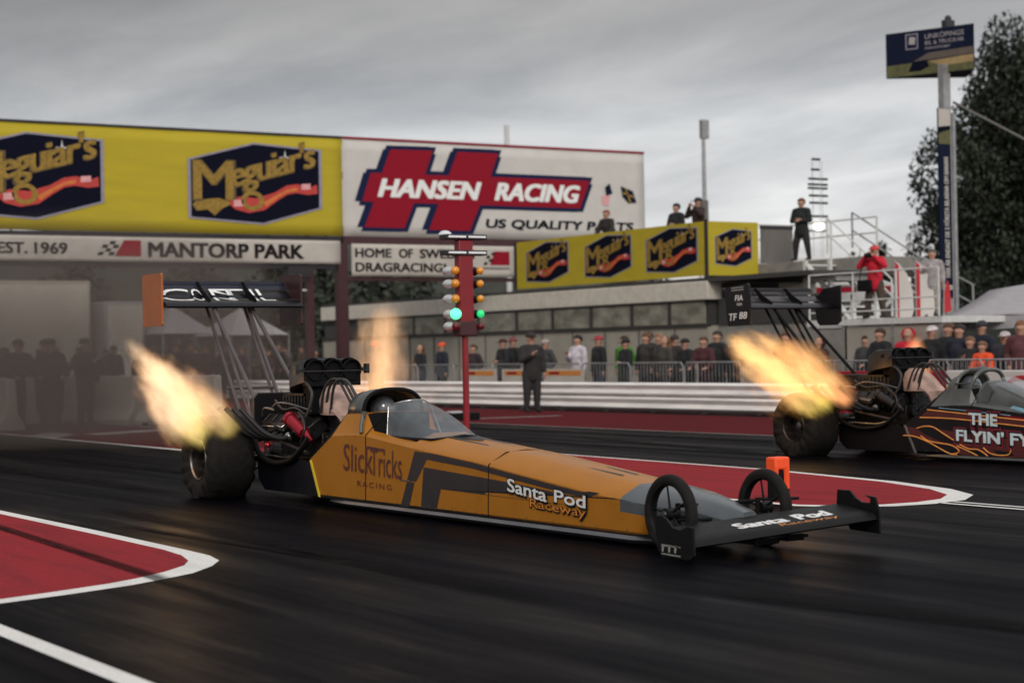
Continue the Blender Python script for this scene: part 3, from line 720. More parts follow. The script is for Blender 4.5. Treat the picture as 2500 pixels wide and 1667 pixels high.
# steel stair
t = thing('metal_stair', 'white steel stair tower with open treads right of the building', 'stairs', (-20.6, 25.5, 0))
for y in (0, 1.1):
    MB().tube([(-.2, y, 3.75), (2.4, y, 1.4)], .07, 6).build('stringer', 'white_metal', t); MB().tube([(-.2, y, 1.3), (2.4, y, 3.1)], .05, 6).build('brace', 'white_metal', t)
for i in range(9):
    f = i / 8; MB().box(-.2 + 2.6 * f - .14, -.2 + 2.6 * f + .14, 0, 1.1, 3.75 - 2.35 * f - .02, 3.75 - 2.35 * f + .03).build('tread', 'white_metal', t)
for x in (-.3, .7, 1.6, 2.5):
    MB().box(x - .05, x + .05, -.05, .05, 0, 3.9 - (0 if x < 1 else 1.0)).build('leg', 'white_metal', t)
MB().box(-.3, 1.0, -.06, 1.2, 3.3, 3.42).box(-.3, 2.5, -.05, -.02, 2.75, 2.95).build('landing', 'white_metal', t)
# pale service cabin and block walls below the stair
t = thing('service_cabin', 'dull white cabin with dark openings under the steel stair', 'cabin', (-19.7, 24.9, 0))
MB().box(0, 2.6, 0, 2.4, 0, 2.0).build('wall', 'concrete', t, bevel=.03); MB().box(-.1, 2.8, -.12, 2.5, 2.0, 2.16).build('roof', 'white_metal', t)
MB().box(.3, 1.0, -.04, .02, .1, 1.8).build('door', 'roof_dark', t); MB().box(1.4, 2.2, -.04, .02, 1.0, 1.7).build('window', 'window_frame', t)
t = thing('race_van', 'white van with dark windows and a red stripe parked behind the stair', 'van', (-25.2, 28.9, 2.35), .95)
# parked on the raised bank
tag(MB().box(-21, -10, 26.9, 34, -.1, 1.9).build('bank', 'leaf_far'), kind='structure')
sec = [(0, 0), (4.4, 0), (4.4, .75), (3.9, .95), (3.3, 1.6), (.15, 1.65), (0, 1.2)]
MB().prism(sec, lambda a, b_, d: (a - 1.5, d, b_ + .28), 0, 1.8).build('body', 'white_metal', t, bevel=.05)
MB().box(-1.3, 1.0, -.012, 0, 1.25, 1.72).build('side_window', 'black_gloss', t); MB().box(1.15, 1.85, -.012, 0, 1.25, 1.7).build('side_window', 'black_gloss', t)
MB().box(-1.45, 2.8, -.014, 0, .78, .98).build('stripe', 'sign_red', t)
for x in (-.6, 2.0): MB().lathe([(-.02, .12), (-.02, .32), (.2, .32), (.2, .12)], 'y', (x, 0, .32), 20).build('wheel', 'rubber', t)

# scaffold platform where the red jacket stands
PX, PY = -13.3, 20.9
t = thing('viewing_platform', 'white scaffold viewing platform with a grey deck behind the crowd', 'platform', (PX, PY, 0))
MB().box(-1.8, 2.6, -.4, 2.6, 1.98, 2.12).build('deck', 'white_metal', t)
for x in (-1.7, -.6, 1.0, 2.5):
    for y in (-.3, 2.5): MB().box(x - .05, x + .05, y - .05, y + .05, 0, 1.98).build('leg', 'galvanised', t)
MB().box(-1.75, -.55, -.36, -.30, .1, 1.9).build('side_panel', 'concrete', t)
MB().box(-.5, 2.5, -.34, -.30, 1.1, 1.95).build('side_panel', 'wall_cream', t)
railing('platform_railing', 'double white rail along the front of the scaffold platform', [(PX - 1.7, PY - .4, 2.12), (PX - .2, PY - .4, 2.12), (PX + 1.2, PY - .4, 2.12), (PX + 2.5, PY - .4, 2.12)], 1.05, 'white_metal', (1.0, .40, .16), .018)
for (x, y, lab) in ((-12.67, 21.0, 'rounded white feather flag beside the red jacket on the platform'), (-12.42, 21.4, 'rounded white feather flag with a red edge nearer the advertising pole')):
    t = thing('feather_flag', lab, 'flag', (x, y, 1.7), .62, group='white feather flags')
    MB().cyl((0, 0, 0), (0, 0, 1.75), .02, n=6).build('pole', 'galvanised', t)
    vs = [(0, .0, .2), (0, .3, .2), (0, .42, .6), (0, .40, 1.0), (0, .28, 1.4), (0, .1, 1.65), (0, 0, 1.7)]
    MB().prism([(v[1], v[2]) for v in vs], lambda a, b_, d: (a, d, b_), -.008, .008).build('sail', 'sign_white', t)
    MB().prism([(0.0, .2), (.1, .2), (.1, 1.6), (0, 1.7)], lambda a, b_, d: (a, d, b_), -.012, .012).build('edge', 'flag_red', t)

# ------------------------------------------------------------------ guard rail and side walls
def guardrail(name, label, x0, x1, y):
    root = thing(name, label, 'guard rail', (x0, y, 0)); n_ = int((x1 - x0) / 2)
    for zc_ in (.56, .22):
        prof = [(0.0, .16), (-.045, .15), (-.075, .10), (-.045, .035), (-.012, 0), (-.045, -.035), (-.075, -.10), (-.045, -.15), (0, -.16), (.02, -.15), (.02, .15)]
        mb = MB(); rings = []
        for i in range(n_ * 2 + 1):
            x = (x1 - x0) * i / (n_ * 2); w = .012 * math.sin(i * 1.7) + .008 * math.sin(i * .6)
            rings.append([(x, a * 1.2 + w, zc_ + b_) for a, b_ in prof])
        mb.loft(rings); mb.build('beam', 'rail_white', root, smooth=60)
        MB().box(0, x1 - x0, .0, .035, zc_ - .19, zc_ - .165).build('shadow_strip', 'rail_dirt_shade', root)  # dark strip under each beam paints in the shadow of the gap
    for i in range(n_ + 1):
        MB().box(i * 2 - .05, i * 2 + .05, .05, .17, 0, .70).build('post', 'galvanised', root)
    MB().box(0, x1 - x0, .18, .3, -.01, .04).build('footing', 'rail_dirt_shade', root)
    return root
guardrail('guard_rail', 'white double corrugated guard rail along the far side of the track', -76, -11.2, 18.0)
t = thing('barrier_wall', 'red painted barrier wall behind the second dragster engine', 'wall', (-11.2, 17.9, 0))
MB().box(0, 3.15, 0, .3, 0, .98).build('panel', 'sign_red', t, bevel=.03)
t = thing('barrier_wall', 'white banner-covered barrier wall with a red ring mark at the right edge', 'wall', (-8.02, 17.88, 0))
MB().box(0, 14, 0, .32, 0, .99).build('panel', 'sign_white', t, bevel=.03)
ring = [(1.95 + .5 * math.cos(q * PI / 12), .5 + .4 * math.sin(q * PI / 12)) for q in range(24)]; ring2 = [(1.95 + .4 * math.cos(q * PI / 12), .5 + .31 * math.sin(q * PI / 12)) for q in range(24)]
decal('ring_mark', outline_mesh('poly', [ring, ring2]), lambda a, b_: (a, -.006, b_), 'flag_red', t)
decal('swirl_mark', outline_mesh('poly', [[(.2, .12), (1.0, .2), (1.5, .28), (1.5, .22), (1.0, .12), (.2, .06)]]), lambda a, b_: (a, -.006, b_), 'flag_red', t)
# crowd barriers
def crowd_barrier():
    t = thing('crowd_barrier', 'x', 'barrier', (0, 0, 0), 0, 'steel crowd barriers in front of the spectators')
    r = .02
    MB().tube([(0, 0, .15), (0, 0, 1.08), (.08, 0, 1.18), (2.12, 0, 1.18), (2.2, 0, 1.08), (2.2, 0, .15), ], r, 8).build('frame', 'galvanised', t)
    MB().cyl((0, 0, .2), (2.2, 0, .2), r * .8, n=6).build('lower_rail', 'galvanised', t)
    mb = MB()
    for i in range(1, 16): mb.cyl((i * 2.2 / 16, 0, .2), (i * 2.2 / 16, 0, 1.17), .007, n=5)
    mb.build('bars', 'galvanised', t)
    for x in (.1, 2.1): MB().box(x - .03, x + .03, -.3, .3, 0, .03).box(x - .02, x + .02, -.02, .02, 0, .2).build('foot', 'galvanised', t)
    return t
b0 = crowd_barrier()
spots = [(-34.5 + i * 2.27, 19.55) for i in range(13)]
blabs = ['behind the thin red pole and long-haired spectator', 'below the spectator in the orange cap', 'next right of the starting light pole', 'behind the standing official', 'just right of the standing official', 'in front of the white-shirted spectator', 'in front of the green jacket', 'in front of the dense dark group of spectators', 'right of the dense dark group', 'in front of the leaning dark pair', 'behind the flame of the second dragster', 'left of the pale service cabin', 'under the second dragster wing']
for i, (x, y) in enumerate(spots):
    c = b0 if i == 0 else copy_tree(b0)
    c.location = (x, y, 0); c['label'] = 'steel crowd barrier ' + blabs[i]
for i, (x, lab) in enumerate(((-10.6, 'steel crowd barrier in front of the red hooded spectator'), (-8.35, 'steel crowd barrier at the right edge by the orange vest'), (-6.1, 'steel crowd barrier past the orange vest at the frame edge'))):
    c = copy_tree(b0); c.location = (x, 19.3, 0); c['label'] = lab
# orange printed strips hung on the first barriers
for i, x in enumerate((-29.5, -27.2, -25.0)):
    t = thing('barrier_banner', ['short orange and white strip banner left of the official', 'short orange and white strip banner right behind the official', 'short orange and white strip banner below the white-shirted spectator'][i], 'banner', (x, 19.5, .66), 0, 'strip banners on the barriers')
    MB().box(0, 2.0, 0, .015, 0, .38).build('sheet', 'sign_cream', t); MB().box(.15, 1.85, -.006, 0, .2, .33).build('print', 'letter_orange', t); MB().box(.3, .8, -.009, 0, .23, .3).build('print', 'sign_red', t)

# ------------------------------------------------------------------ starting light tree
ct = thing('starting_light_tree', 'red starting light tree with amber bulbs and lit green lamps', 'traffic light', (-4.0, 4.68, 0))
MB().cyl((0, 0, 0), (0, 0, 1.9), .045, n=12).obox((0, 0, .03), (.4, .4, .05)).build('pole', 'tree_red', ct)
MB().box(-.07, .07, -.115, .115, 1.78, 3.06).build('light_board', 'tree_red', ct, bevel=.015)
MB().box(-.1, .1, -.15, .15, 1.72, 1.93).build('junction_box', 'gantry_red', ct, bevel=.02)
for z, w in ((3.1, .33), (2.88, .33)):
    MB().box(-.1, .1, -w, w, z - .035, z + .035).build('stage_lamp_bar', 'black_steel', ct, bevel=.01)
    for s_ in (-1, 1): MB().box(.101, .112, s_ * .16 - .14, s_ * .16 + .14, z - .012, z + .014).build('lamp_strip', 'reflector', ct)
MB().sphere((-.25, -.15, 3.14), .10, 12, sz=.7).build('beacon', 'reflector', ct)
rows = [(2.63, 'amber_glass'), (2.45, 'amber_glass'), (2.24, 'amber_glass'), (2.03, 'green'), (1.86, 'dim_red')]
for z, key in rows:
    for s_, r_ in ((-1, .068), (1, .06)):
        y = s_ * .2
        MB().cyl((-.05, 0, z), (-.05, y, z), .014, n=6).build('bracket', 'black_steel', ct)
        h = MB().lathe([(-.19, .012), (-.185, .045), (-.13, .062), (-.06, .066), (.0, .05), (.05, .035)], 'x', (0, y, z), 18).build('lamp_housing', 'reflector' if s_ < 0 else 'dark_steel', ct)
        k = key
        if key == 'green': k = 'green_core' if s_ < 0 else 'green_lit'
        MB().sphere((.10, y, z), r_ * (1.15 if k == 'green_core' else .9), 14).build('lamp_lens', k, ct)
# timing marker on the separator
t = thing('timing_marker', 'bright orange block marker standing on the red island by the start', 'marker', (4.45, 3.2, 0), 0.1)
oc = [(-.11, 0), (-.11, .40), (.11, .40), (.11, 0), (.035, 0), (.035, .26), (-.035, .28), (-.06, .0)]
MB().prism([(a, b_) for a, b_ in [(-.10, .22), (-.10, .42), (.10, .42), (.10, .10), (.03, .10), (.03, .30), (-.05, .30), (-.05, .22)]], lambda a, b_, d: (d, a, b_), -.07, .07).build('shell', 'neon_orange', t, bevel=.02)
MB().box(-.05, .05, -.10, .11, 0, .29).build('core', 'black_matt', t, bevel=.01)
MB().box(-.12, .12, -.16, .16, 0, .03).build('base', 'black_matt', t)
# low timing box by the far verge
t = thing('timing_box', 'small dark box with a pale lid on the far verge', 'box', (-17.6, 12.6, 0)); MB().box(-.2, .2, -.45, .3, 0, .18).build('case', 'black_matt', t, bevel=.02); MB().box(-.1, .1, -.4, -.1, .18, .22).build('lid', 'reflector', t)

# ------------------------------------------------------------------ advertising pole
ap = thing('advertising_pole', 'tall steel pole carrying a large advertising sign in front of the birch', 'pole', (-17.8, 27.9, 0))
MB().box(-.10, .10, -.24, .02, 0, 9.0).build('column', 'galvanised', ap); MB().box(-.06, .06, .1, .22, 0, 7.7).build('column', 'galvanised', ap)
mb = MB()
for i in range(15): mb.box(-.03, .03, -.1, .15, .5 + i * .5, .55 + i * .5)
mb.build('rungs', 'galvanised', ap)
ROT = .38
sg = thing('advertising_sign', 'tilted dark blue advertising sign with a landscape strip on top of the pole', 'sign', (-18.11, 27.69, 8.79), 0)
sg.rotation_euler = (0, 0, 0.0)
def sp_(a, b_, d): return (d + .12 * a * 0 , a, b_)
W_ = 2.25; 
MB().prism([(0, -1.2), (0, 1.05), (-1.3, .35)], lambda a, b_, d: (a, b_, d), 0, 1.22).build('cabinet', 'dark_trim', sg)
decal('sign_face', outline_mesh('poly', [[(-1.18, .02), (1.03, .02), (1.03, 1.2), (-1.18, 1.2)]]), lambda a, b_: (.006, a, b_), 'navy_blue', sg)
MT['field_gold'] = mat('field_gold', (0.32, .23, .10), .6, var=.2); MT['field_green'] = mat('field_green', (0.10, .10, .035), .6, var=.3); MT['field_brown'] = mat('field_brown', (.11, .085, .07), .6)
decal('landscape', outline_mesh('poly', [[(-.1, .58), (1.03, .62), (1.03, .44), (-.5, .38)]]), lambda a, b_: (.010, a, b_), 'field_brown', sg)
decal('landscape', outline_mesh('poly', [[(-1.18, .02), (1.03, .02), (1.03, .36), (-.1, .36), (-1.18, .34)]]), lambda a, b_: (.010, a, b_), 'field_green', sg)
decal('landscape', outline_mesh('poly', [[(-.1, .36), (1.03, .42), (1.03, .22), (.2, .20)]]), lambda a, b_: (.014, a, b_), 'field_gold', sg)
decal('landscape', outline_mesh('poly', [[(-.62, .12), (-.3, .12), (-.08, .22), (-.15, .4), (-.5, .38)]]), lambda a, b_: (.018, a, b_), 'navy', sg)
def sl(s, a0, a1, b0, b1): decal('lettering', text(s, a1 - a0, b1 - b0, .015), lambda a, b_: (.014, a + a0, b_ + b0), 'ribbon_pinkish', sg)
MT['ribbon_pinkish'] = mat('pale_letter', (.38, .35, .36), .6)
sl('LINKÖPINGS', -.18, .80, .96, 1.12); sl('BIL & TRUCKAR', -.18, .80, .80, .90); sl('MANTORP', -.18, .45, .67, .74)
decal('logo', outline_mesh('poly', [[(-.68, .72), (-.36, .72), (-.36, 1.14), (-.68, 1.14)], [(-.65, .75), (-.39, .75), (-.39, 1.11), (-.65, 1.11)]]), lambda a, b_: (.014, a, b_), 'silver_edge', sg)
decal('logo', outline_mesh('poly', [[(-.6, .86), (-.44, .84), (-.42, 1.04), (-.58, 1.06)]]), lambda a, b_: (.014, a, b_), 'ribbon_pinkish', sg)
sg.rotation_euler = (0, 0, math.radians(-68.5)); sg.scale = (1, 1.13, 1)
t = thing('signal_lamp', 'small dark lamp cluster on top of the advertising sign', 'lamp', (-17.9, 28.1, 10.01)); MB().box(-.1, .1, -.18, .14, 0, .22).sphere((0, -.02, .26), .1, 10).build('housing', 'black_steel', t, bevel=.02)
vb = thing('vertical_banner', 'narrow dark blue vertical banner with white letters on the advertising pole', 'banner', (-17.66, 27.62, 2.75))
MB().box(-.02, .02, -.24, .20, 0, 5.05).build('banner_sheet', 'navy_blue', vb)
decal('picture', outline_mesh('poly', [[(-.235, 4.55), (.195, 4.55), (.195, 5.04), (-.235, 5.04)]]), lambda a, b_: (.026, a, b_), 'sign_cream', vb)
decal('picture', outline_mesh('poly', [[(-.235, 4.1), (.195, 4.1), (.195, 4.55), (-.235, 4.55)]]), lambda a, b_: (.026, a, b_), 'field_green', vb)
decal('picture', outline_mesh('poly', [[(-.235, 4.38), (.195, 4.5), (.195, 4.6), (-.235, 4.55)]]), lambda a, b_: (.030, a, b_), 'navy', vb)
decal('lettering', text('HÄR ÄR ENDAST DE 2 FÖRSTA BILARNA OM BANAN', 3.2, .20, .03), lambda a, b_: (.026, .10 - b_, a + .55), 'sign_cream', vb)
decal('lettering', outline_mesh('poly', [[(-.2, .22), (.17, .22), (.17, .34), (-.2, .34)], [(-.17, .26), (.14, .26), (.14, .29), (-.17, .29)]]), lambda a, b_: (.026, a, b_), 'sign_cream', vb)
t = thing('guy_wire', 'thick cable running down to the right from the advertising pole', 'cable', (-17.7, 28.0, 8.0)); MB().tube([(0, 0, 0), (1.2, 1.5, -1.1), (2.3, 3.2, -2.2), (3.9, 5.4, -3.9)], .035, 8).build('cable', 'grey_cladding', t)

# ------------------------------------------------------------------ masts
t = thing('floodlight_mast', 'tall slim floodlight mast behind the two people on the terrace', 'mast', (-41.2, 37.8, 0))
MB().cyl((0, 0, 0), (0, 0, 10.4), .13, .07, 10).build('pole', 'galvanised', t); MB().box(-.1, .1, -.12, .22, 10.0, 10.75).build('lamp_head', 'galvanised', t); MB().box(-.25, .25, -.3, .0, 6.6, 7.5).build('cabinet', 'grey_cladding', t)
t = thing('white_mast', 'plain pale mast top rising above the white billboard', 'mast', (-58, 38.9, 0)); MB().cyl((0, 0, 0), (0, 0, 12.5), .14, .12, 10).build('pole', 'white_metal', t)
t = thing('antenna_mast', 'slim lattice mast with a stack of dark horizontal bars beside the terrace', 'mast', (-27.3, 31.55, 0))
for (x, y) in ((-.18, 0), (.18, 0), (0, .25)): MB().cyl((x, y, 0), (x, y, 7.5), .012, n=5).build('upright', 'white_metal', t)
for z, w, o_ in ((7.55, .16, 0), (7.22, .17, -.02), (6.92, .38, .08), (6.74, .39, .06), (6.62, .39, .05), (6.38, .37, .08), (6.15, .36, .08), (5.72, .34, .1)):
    MB().obox((0, o_, z), (.08, w * 2, .07)).build('bar', 'black_steel', t)
MB().obox((0, 0, 5.25), (.2, .7, .06)).build('lamp_bracket', 'galvanised', t); MB().sphere((.1, -.02, 5.4), .14, 12, sy=1.3).build('work_lamp', 'lamp_white', t)

# ------------------------------------------------------------------ tent behind the right-hand crowd
tt = thing('party_tent', 'large grey-white tent roof behind the crowd at the right edge', 'tent', (-12.3, 21.6, 0), .0)
rf = [[(0, 0, 2.05), (6.5, 3.2, 2.30)], [(-.4, 2.4, 2.75), (6.2, 5.6, 3.35)], [(-1.2, 5.2, 2.05), (5.4, 8.4, 2.30)]]
vs = []; nn = 12
for row in range(9):
    f = row / 8; a, b_, g = (rf[0], rf[1], f * 2) if f <= .5 else (rf[1], rf[2], f * 2 - 1)
    for i in range(nn + 1):
        u = i / nn
        p = Vector(a[0]).lerp(Vector(a[1]), u).lerp(Vector(b_[0]).lerp(Vector(b_[1]), u), g); p.z += .05 * math.sin(u * 9) - .10 * math.sin(g * PI); vs.append(p)
mb = MB(); mb.add(vs, [(r_ * (nn + 1) + i, r_ * (nn + 1) + i + 1, (r_ + 1) * (nn + 1) + i + 1, (r_ + 1) * (nn + 1) + i) for r_ in range(8) for i in range(nn)])
o = mb.build('roof', 'tent_white', tt); s__ = o.modifiers.new('thick', 'SOLIDIFY'); s__.thickness = .02
MB().add([(0, 0, 2.05), (6.5, 3.2, 2.30), (6.5, 3.2, 2.02), (0, 0, 1.77), (0, .03, 2.05), (6.5, 3.23, 2.30), (6.5, 3.23, 2.02), (0, .03, 1.77)], [(0, 1, 2, 3), (4, 7, 6, 5), (0, 4, 5, 1), (3, 2, 6, 7)]).build('valance', 'tent_white', tt)
for p in ((0.1, .1), (3.2, 1.6), (6.4, 3.1), (-1.1, 5.1), (5.3, 8.3)): MB().cyl((p[0], p[1], 0), (p[0], p[1], 2.1), .03, n=8).build('leg', 'galvanised', tt)
MB().add([(-1.2, 5.2, 0), (5.4, 8.4, 0), (5.4, 8.4, 2.3), (-1.2, 5.2, 2.05)], [(0, 1, 2, 3)]).build('back_wall', 'tent_dark', tt)
for i, (x, y, z) in enumerate(((-10.9, 22.9, 1.93), (-10.75, 23.1, 1.84))):
    t = thing('tube_lamp', 'upper bright tube lamp under the tent edge' if i == 0 else 'lower bright tube lamp under the tent edge', 'lamp', (x, y, z), .7, 'lamps inside the tent'); MB().cyl((-.13, 0, 0), (.13, 0, 0), .025, n=8).build('tube', 'lamp_white', t); MB().box(-.15, .15, -.03, .03, .03, .06).build('holder', 'white_metal', t)
t = thing('tube_lamp', 'short bright lamp at the right edge under the tent', 'lamp', (-9.0, 24.6, 2.16), .7, 'lamps inside the tent'); MB().cyl((-.2, 0, 0), (.2, 0, 0), .04, n=8).build('tube', 'lamp_white', t); MB().box(-.2, .2, -.05, .05, .045, .08).build('holder', 'white_metal', t)
for (x, y, z, lab) in ((-11.75, 21.6, 2.2, 'small red flag hanging beside the base of the blue banner'), (-9.1, 22.9, 2.5, 'narrow dark red flag at the right edge over the tent')):
    t = thing('red_flag', lab, 'flag', (x, y, z), .6, 'red flags by the tent'); MB().prism([(0, 0), (.2, .05), (.16, .6), (.1, .75), (0, .4)], lambda a, b_, d: (a * .8, d, b_), -.01, .01).build('cloth', 'flag_red', t); MB().cyl((0, 0, -2.2), (0, 0, .75), .015, n=6).build('pole', 'galvanised', t)
# snack trailer shapes inside: white drinks cooler
t = thing('white_cooler', 'pale upright cooler standing behind the orange vest', 'cooler', (-9.35, 22.6, 0)); MB().box(-.18, .18, -.2, .2, .1, 1.75).build('case', 'tent_white', t, bevel=.03); MB().box(.18, .2, -.15, .15, .4, 1.6).build('door', 'window_frame', t)

# ------------------------------------------------------------------ paddock vehicles and tents seen under the gantry
def trailer(label, x, y, w, d, h, key, rz=0):
    t = thing('box_trailer', label, 'trailer', (x, y, 0), rz)
    MB().box(0, d, 0, w, .6, h).build('body', key, t, bevel=.05); MB().box(d, d + .04, .12, w - .12, .75, h - .15).build('rear_door', 'fascia', t)
    for yy in (.1, w - .5): MB().lathe([(0, .15), (0, .48), (.3, .48), (.3, .15)], 'y', (d - 1.2, yy, .48), 20).build('wheel', 'rubber', t)
    MB().box(0, d, .1, w - .1, .45, .6).build('chassis', 'black_steel', t)
    return t
trailer('tall beige box trailer with its end facing the track under the gantry', -60.5, 10.6, 6.4, 5.5, 4.75, 'trailer_beige')
trailer('lower off-white trailer right of the tall beige trailer', -59, 17.4, 1.7, 4.5, 3.9, 'tent_white')
def paddock_tent(label, x, y, w, h):
    t = thing('paddock_tent', label, 'tent', (x, y, 0), 0, 'white paddock tents behind the gantry')
    MB().add([(0, 0, h * .68), (0, w, h * .68), (4, w, h * .68), (4, 0, h * .68), (2, w / 2, h)], [(0, 1, 4), (1, 2, 4), (2, 3, 4), (3, 0, 4), (0, 3, 2, 1)]).build('roof', 'tent_white', t)
    for a in (0, 4):
        for b_ in (0, w): MB().cyl((a, b_, 0), (a, b_, h * .68), .04, n=6).build('leg', 'galvanised', t)
    MB().box(0, .04, .05, w - .05, .9, h * .68 - .03).build('back_wall', 'tent_white', t)
    return t
paddock_tent('white peaked tent just right of the low trailer', -57, 19.3, 2.3, 3.75)
paddock_tent('white peaked tent behind the rear wing struts', -56, 21.8, 2.6, 3.6)
make_tree('round_tree', 'rounded green tree seen under the rear wing of the orange dragster', (-70, 29, 0), 4.9, 3.2, 1500, .4, 31, low=.05)
make_tree('round_tree', 'darker green tree beside the red gantry post below the board', (-74, 34, 0), 6.3, 3.4, 1500, .4, 32, low=.05)

# concrete blocks on the separator
def block(label, x, y, l_, rz=0.0):
    t = thing('concrete_block', label, 'barrier', (x, y, 0), rz, 'concrete barrier blocks behind the start')
    pr = [(-.3, 0), (.3, 0), (.3, .12), (.14, .35), (.09, 1.12), (-.09, 1.12), (-.14, .35), (-.3, .12)]
    MB().prism(pr, lambda a, b_, d: (d, a, b_), 0, l_).build('block', 'sign_cream', t, bevel=.02)
    MB().box(.3, .5, -.31, .31, .0, .06).build('lifting_slot', 'black_matt', t)
    return t
block('pale concrete block at the left edge behind the start', -25.2, 3.6, 3.6, .0)
block('pale concrete block left of the rear tyre behind the smoke', -24.9, 5.95, 2.5, .35)
block('pale concrete block just behind the long flame', -22.4, 6.9, 2.5, .35)
block('pale concrete block half hidden by the crew members', -28.0, 4.5, 2.6, .3)
# ------------------------------------------------------------------ dragsters (local x forward from the rear axle, y to the car's left)
def side_y(x): return -(0.40 - max(0, x - 1.7) * 0.0075 - max(0, x - 6.9) ** 2 * .12)
SH = [(1.5, .74), (2.1, .74), (2.72, .74), (3.73, .645), (4.72, .575), (5.35, .51), (6.47, .40), (7.2, .34), (7.6, .31), (7.96, .24)]
TC = [(1.5, .93), (2.72, .93), (3.85, .725), (5.35, .61), (6.79, .465), (7.51, .39), (7.96, .30)]
def interp(tb, x):
    if x <= tb[0][0]: return tb[0][1]
    for (a, p), (b_, q) in zip(tb, tb[1:]):
        if x <= b_: return p + (q - p) * (x - a) / (b_ - a)
    return tb[-1][1]
def smooth_pts(pts, k=6):
    out = []; n = len(pts)
    for i in range(n - 1):
        p0 = Vector(pts[max(i - 1, 0)]); p1 = Vector(pts[i]); p2 = Vector(pts[i + 1]); p3 = Vector(pts[min(i + 2, n - 1)])
        for j in range(k):
            t = j / k
            out.append(.5 * ((2 * p1) + (p2 - p0) * t + (2 * p0 - 5 * p1 + 4 * p2 - p3) * t * t + (3 * p1 - p0 - 3 * p2 + p3) * t ** 3))
    out.append(Vector(pts[-1])); return out
def dragster(root, far=False):
    paint = 'car_black' if far else 'orange_paint'
    def P(mb, name, key=None, par=None, label=None, **k):
        o = mb.build(name, key, par or root, **k)
        if label: o['label'] = label
        return o
    # ---- body shell
    rings = []; mats_x = []
    def ring(xs, w, zb, zm, zs, ze, zf, ye):
        half = [(xs[0], 0, zb), (xs[1], w * .94, zb), (xs[1], w, zb + .03), (xs[2], w, zm), (xs[3], w, zs - .028), (xs[3], w - .022, zs), (xs[4], ye, ze), (xs[5], ye * .8, zf - .004), (xs[5], 0, zf)]
        return [(x, -y, z) for x, y, z in half] + [(x, y, z) for x, y, z in half[::-1][1:-1]]
    rings.append(ring((1.78, 1.76, 1.57, 2.06, 2.26, 2.27), .40, .08, .45, .72, .905, .92, .335))
    mats_x.append(2.0)
    for x in (2.5, 2.70):
        rings.append(ring((x,) * 6, -side_y(x), .08, .42, interp(SH, x), .915, .93, .335)); mats_x.append(x)
    for x in (2.76, 3.0, 3.3, 3.6):
        z = interp(SH, x); rings.append(ring((x,) * 6, -side_y(x), .08, z * .6, z, z + .02, .45, .30)); mats_x.append(x)
    for x in (3.66, 3.85, 4.1, 4.4, 4.72, 5.05, 5.35, 5.7, 6.1, 6.47, 6.8, 6.86, 7.05, 7.2, 7.4, 7.6, 7.8, 7.96):
        z = interp(SH, x); f_ = interp(TC, x); w = -side_y(x)
        zb = .08 + max(0, x - 7.2) * .10
        if x > 7.2: w = w * (1 - (x - 7.2) * .75); z = max(z, zb + .05)
        ye = min(.2, w * .62)
        rings.append(ring((x,) * 6, w, zb, zb + (z - zb) * .6, z, f_ - .02, f_, ye)); mats_x.append(x)
    mb = MB().use(paint).use('canopy_grey' if far else 'nose_grey').use('black_matt'); n_ = len(rings[0])
    mb.v = [q for r_ in rings for q in r_]
    for i in range(len(rings) - 1):
        for j in range(n_):
            mb.f.append((i * n_ + j, i * n_ + (j + 1) % n_, (i + 1) * n_ + (j + 1) % n_, (i + 1) * n_ + j))
            up_ = 4 <= j <= 11
            k = 0
            if not far and (mats_x[i] >= 7.19 or (mats_x[i] >= 6.84 and 3 <= j <= 12)): k = 1
            if far and up_ and mats_x[i] >= 2.0: k = 1
            if 2.69 < mats_x[i] < 3.62 and 6 <= j <= 9: k = 2
            mb.m.append(k)
    mb.f.append(tuple(range(n_))); mb.m.append(2)
    k0 = (len(rings) - 1) * n_; mb.f.append(tuple(k0 + j for j in range(n_))); mb.m.append(1)
    P(mb, 'body', smooth=34)
    # panel seams and quarter-turn fasteners
    for x in (2.74, 4.95):
        z = interp(SH, x)
        P(MB().tube([(x, side_y(x) - .001, .10), (x + .02, side_y(x) - .001, z - .02), (x + .02, -.2, interp(TC, x) - .013), (x + .02, 0, interp(TC, x) + .001), (x + .02, .2, interp(TC, x) - .013)], .005, 5), 'panel_seam', 'black_matt')
    mb = MB()
    for i in range(26):
        x = 1.95 + i * .2; mb.sphere((x, side_y(x) - .001, .125), .006, 6); mb.sphere((x, side_y(x) - .001, interp(SH, x) - .035 - (.0 if x > 2.3 else .02)), .006, 6)
    P(mb, 'fasteners', 'steel')
    # belly pan
    rr = []
    for x in (1.9, 2.3, 3, 4, 5, 6, 7, 7.3, 7.5):
        w = -side_y(x) - .005 - (0 if 2.2 < x < 7.2 else .05)
        if x > 7.2: w *= .8
        rr.append([(x, -w, .078), (x, -w - .012, .05), (x, -w + .03, .018), (x, w - .03, .018), (x, w + .012, .05), (x, w, .078)])
    P(MB().loft(rr), 'belly_pan', 'canopy_grey' if far else 'belly_silver', smooth=60)
    # rear lower panels, frame rails
    rp = [(1.56, .42), (1.74, .09), (.45, .09), (.30, .2), (.28, .42), (.9, .47)]
    for s_ in (-1, 1):
        P(MB().prism(rp, lambda a, b_, d: (a, s_ * (.385 + d), b_), 0, .012), 'side_panel', 'black_gloss' if not far else 'carbon')
    edge = [(1.565, .44), (1.755, .085), (1.79, .085), (1.60, .44)]
    P(MB().prism(edge, lambda a, b_, d: (a, -(.401 + d), b_), 0, .008), 'panel_edge', 'grey_cladding' if far else 'yellow_edge')
    mb = MB()
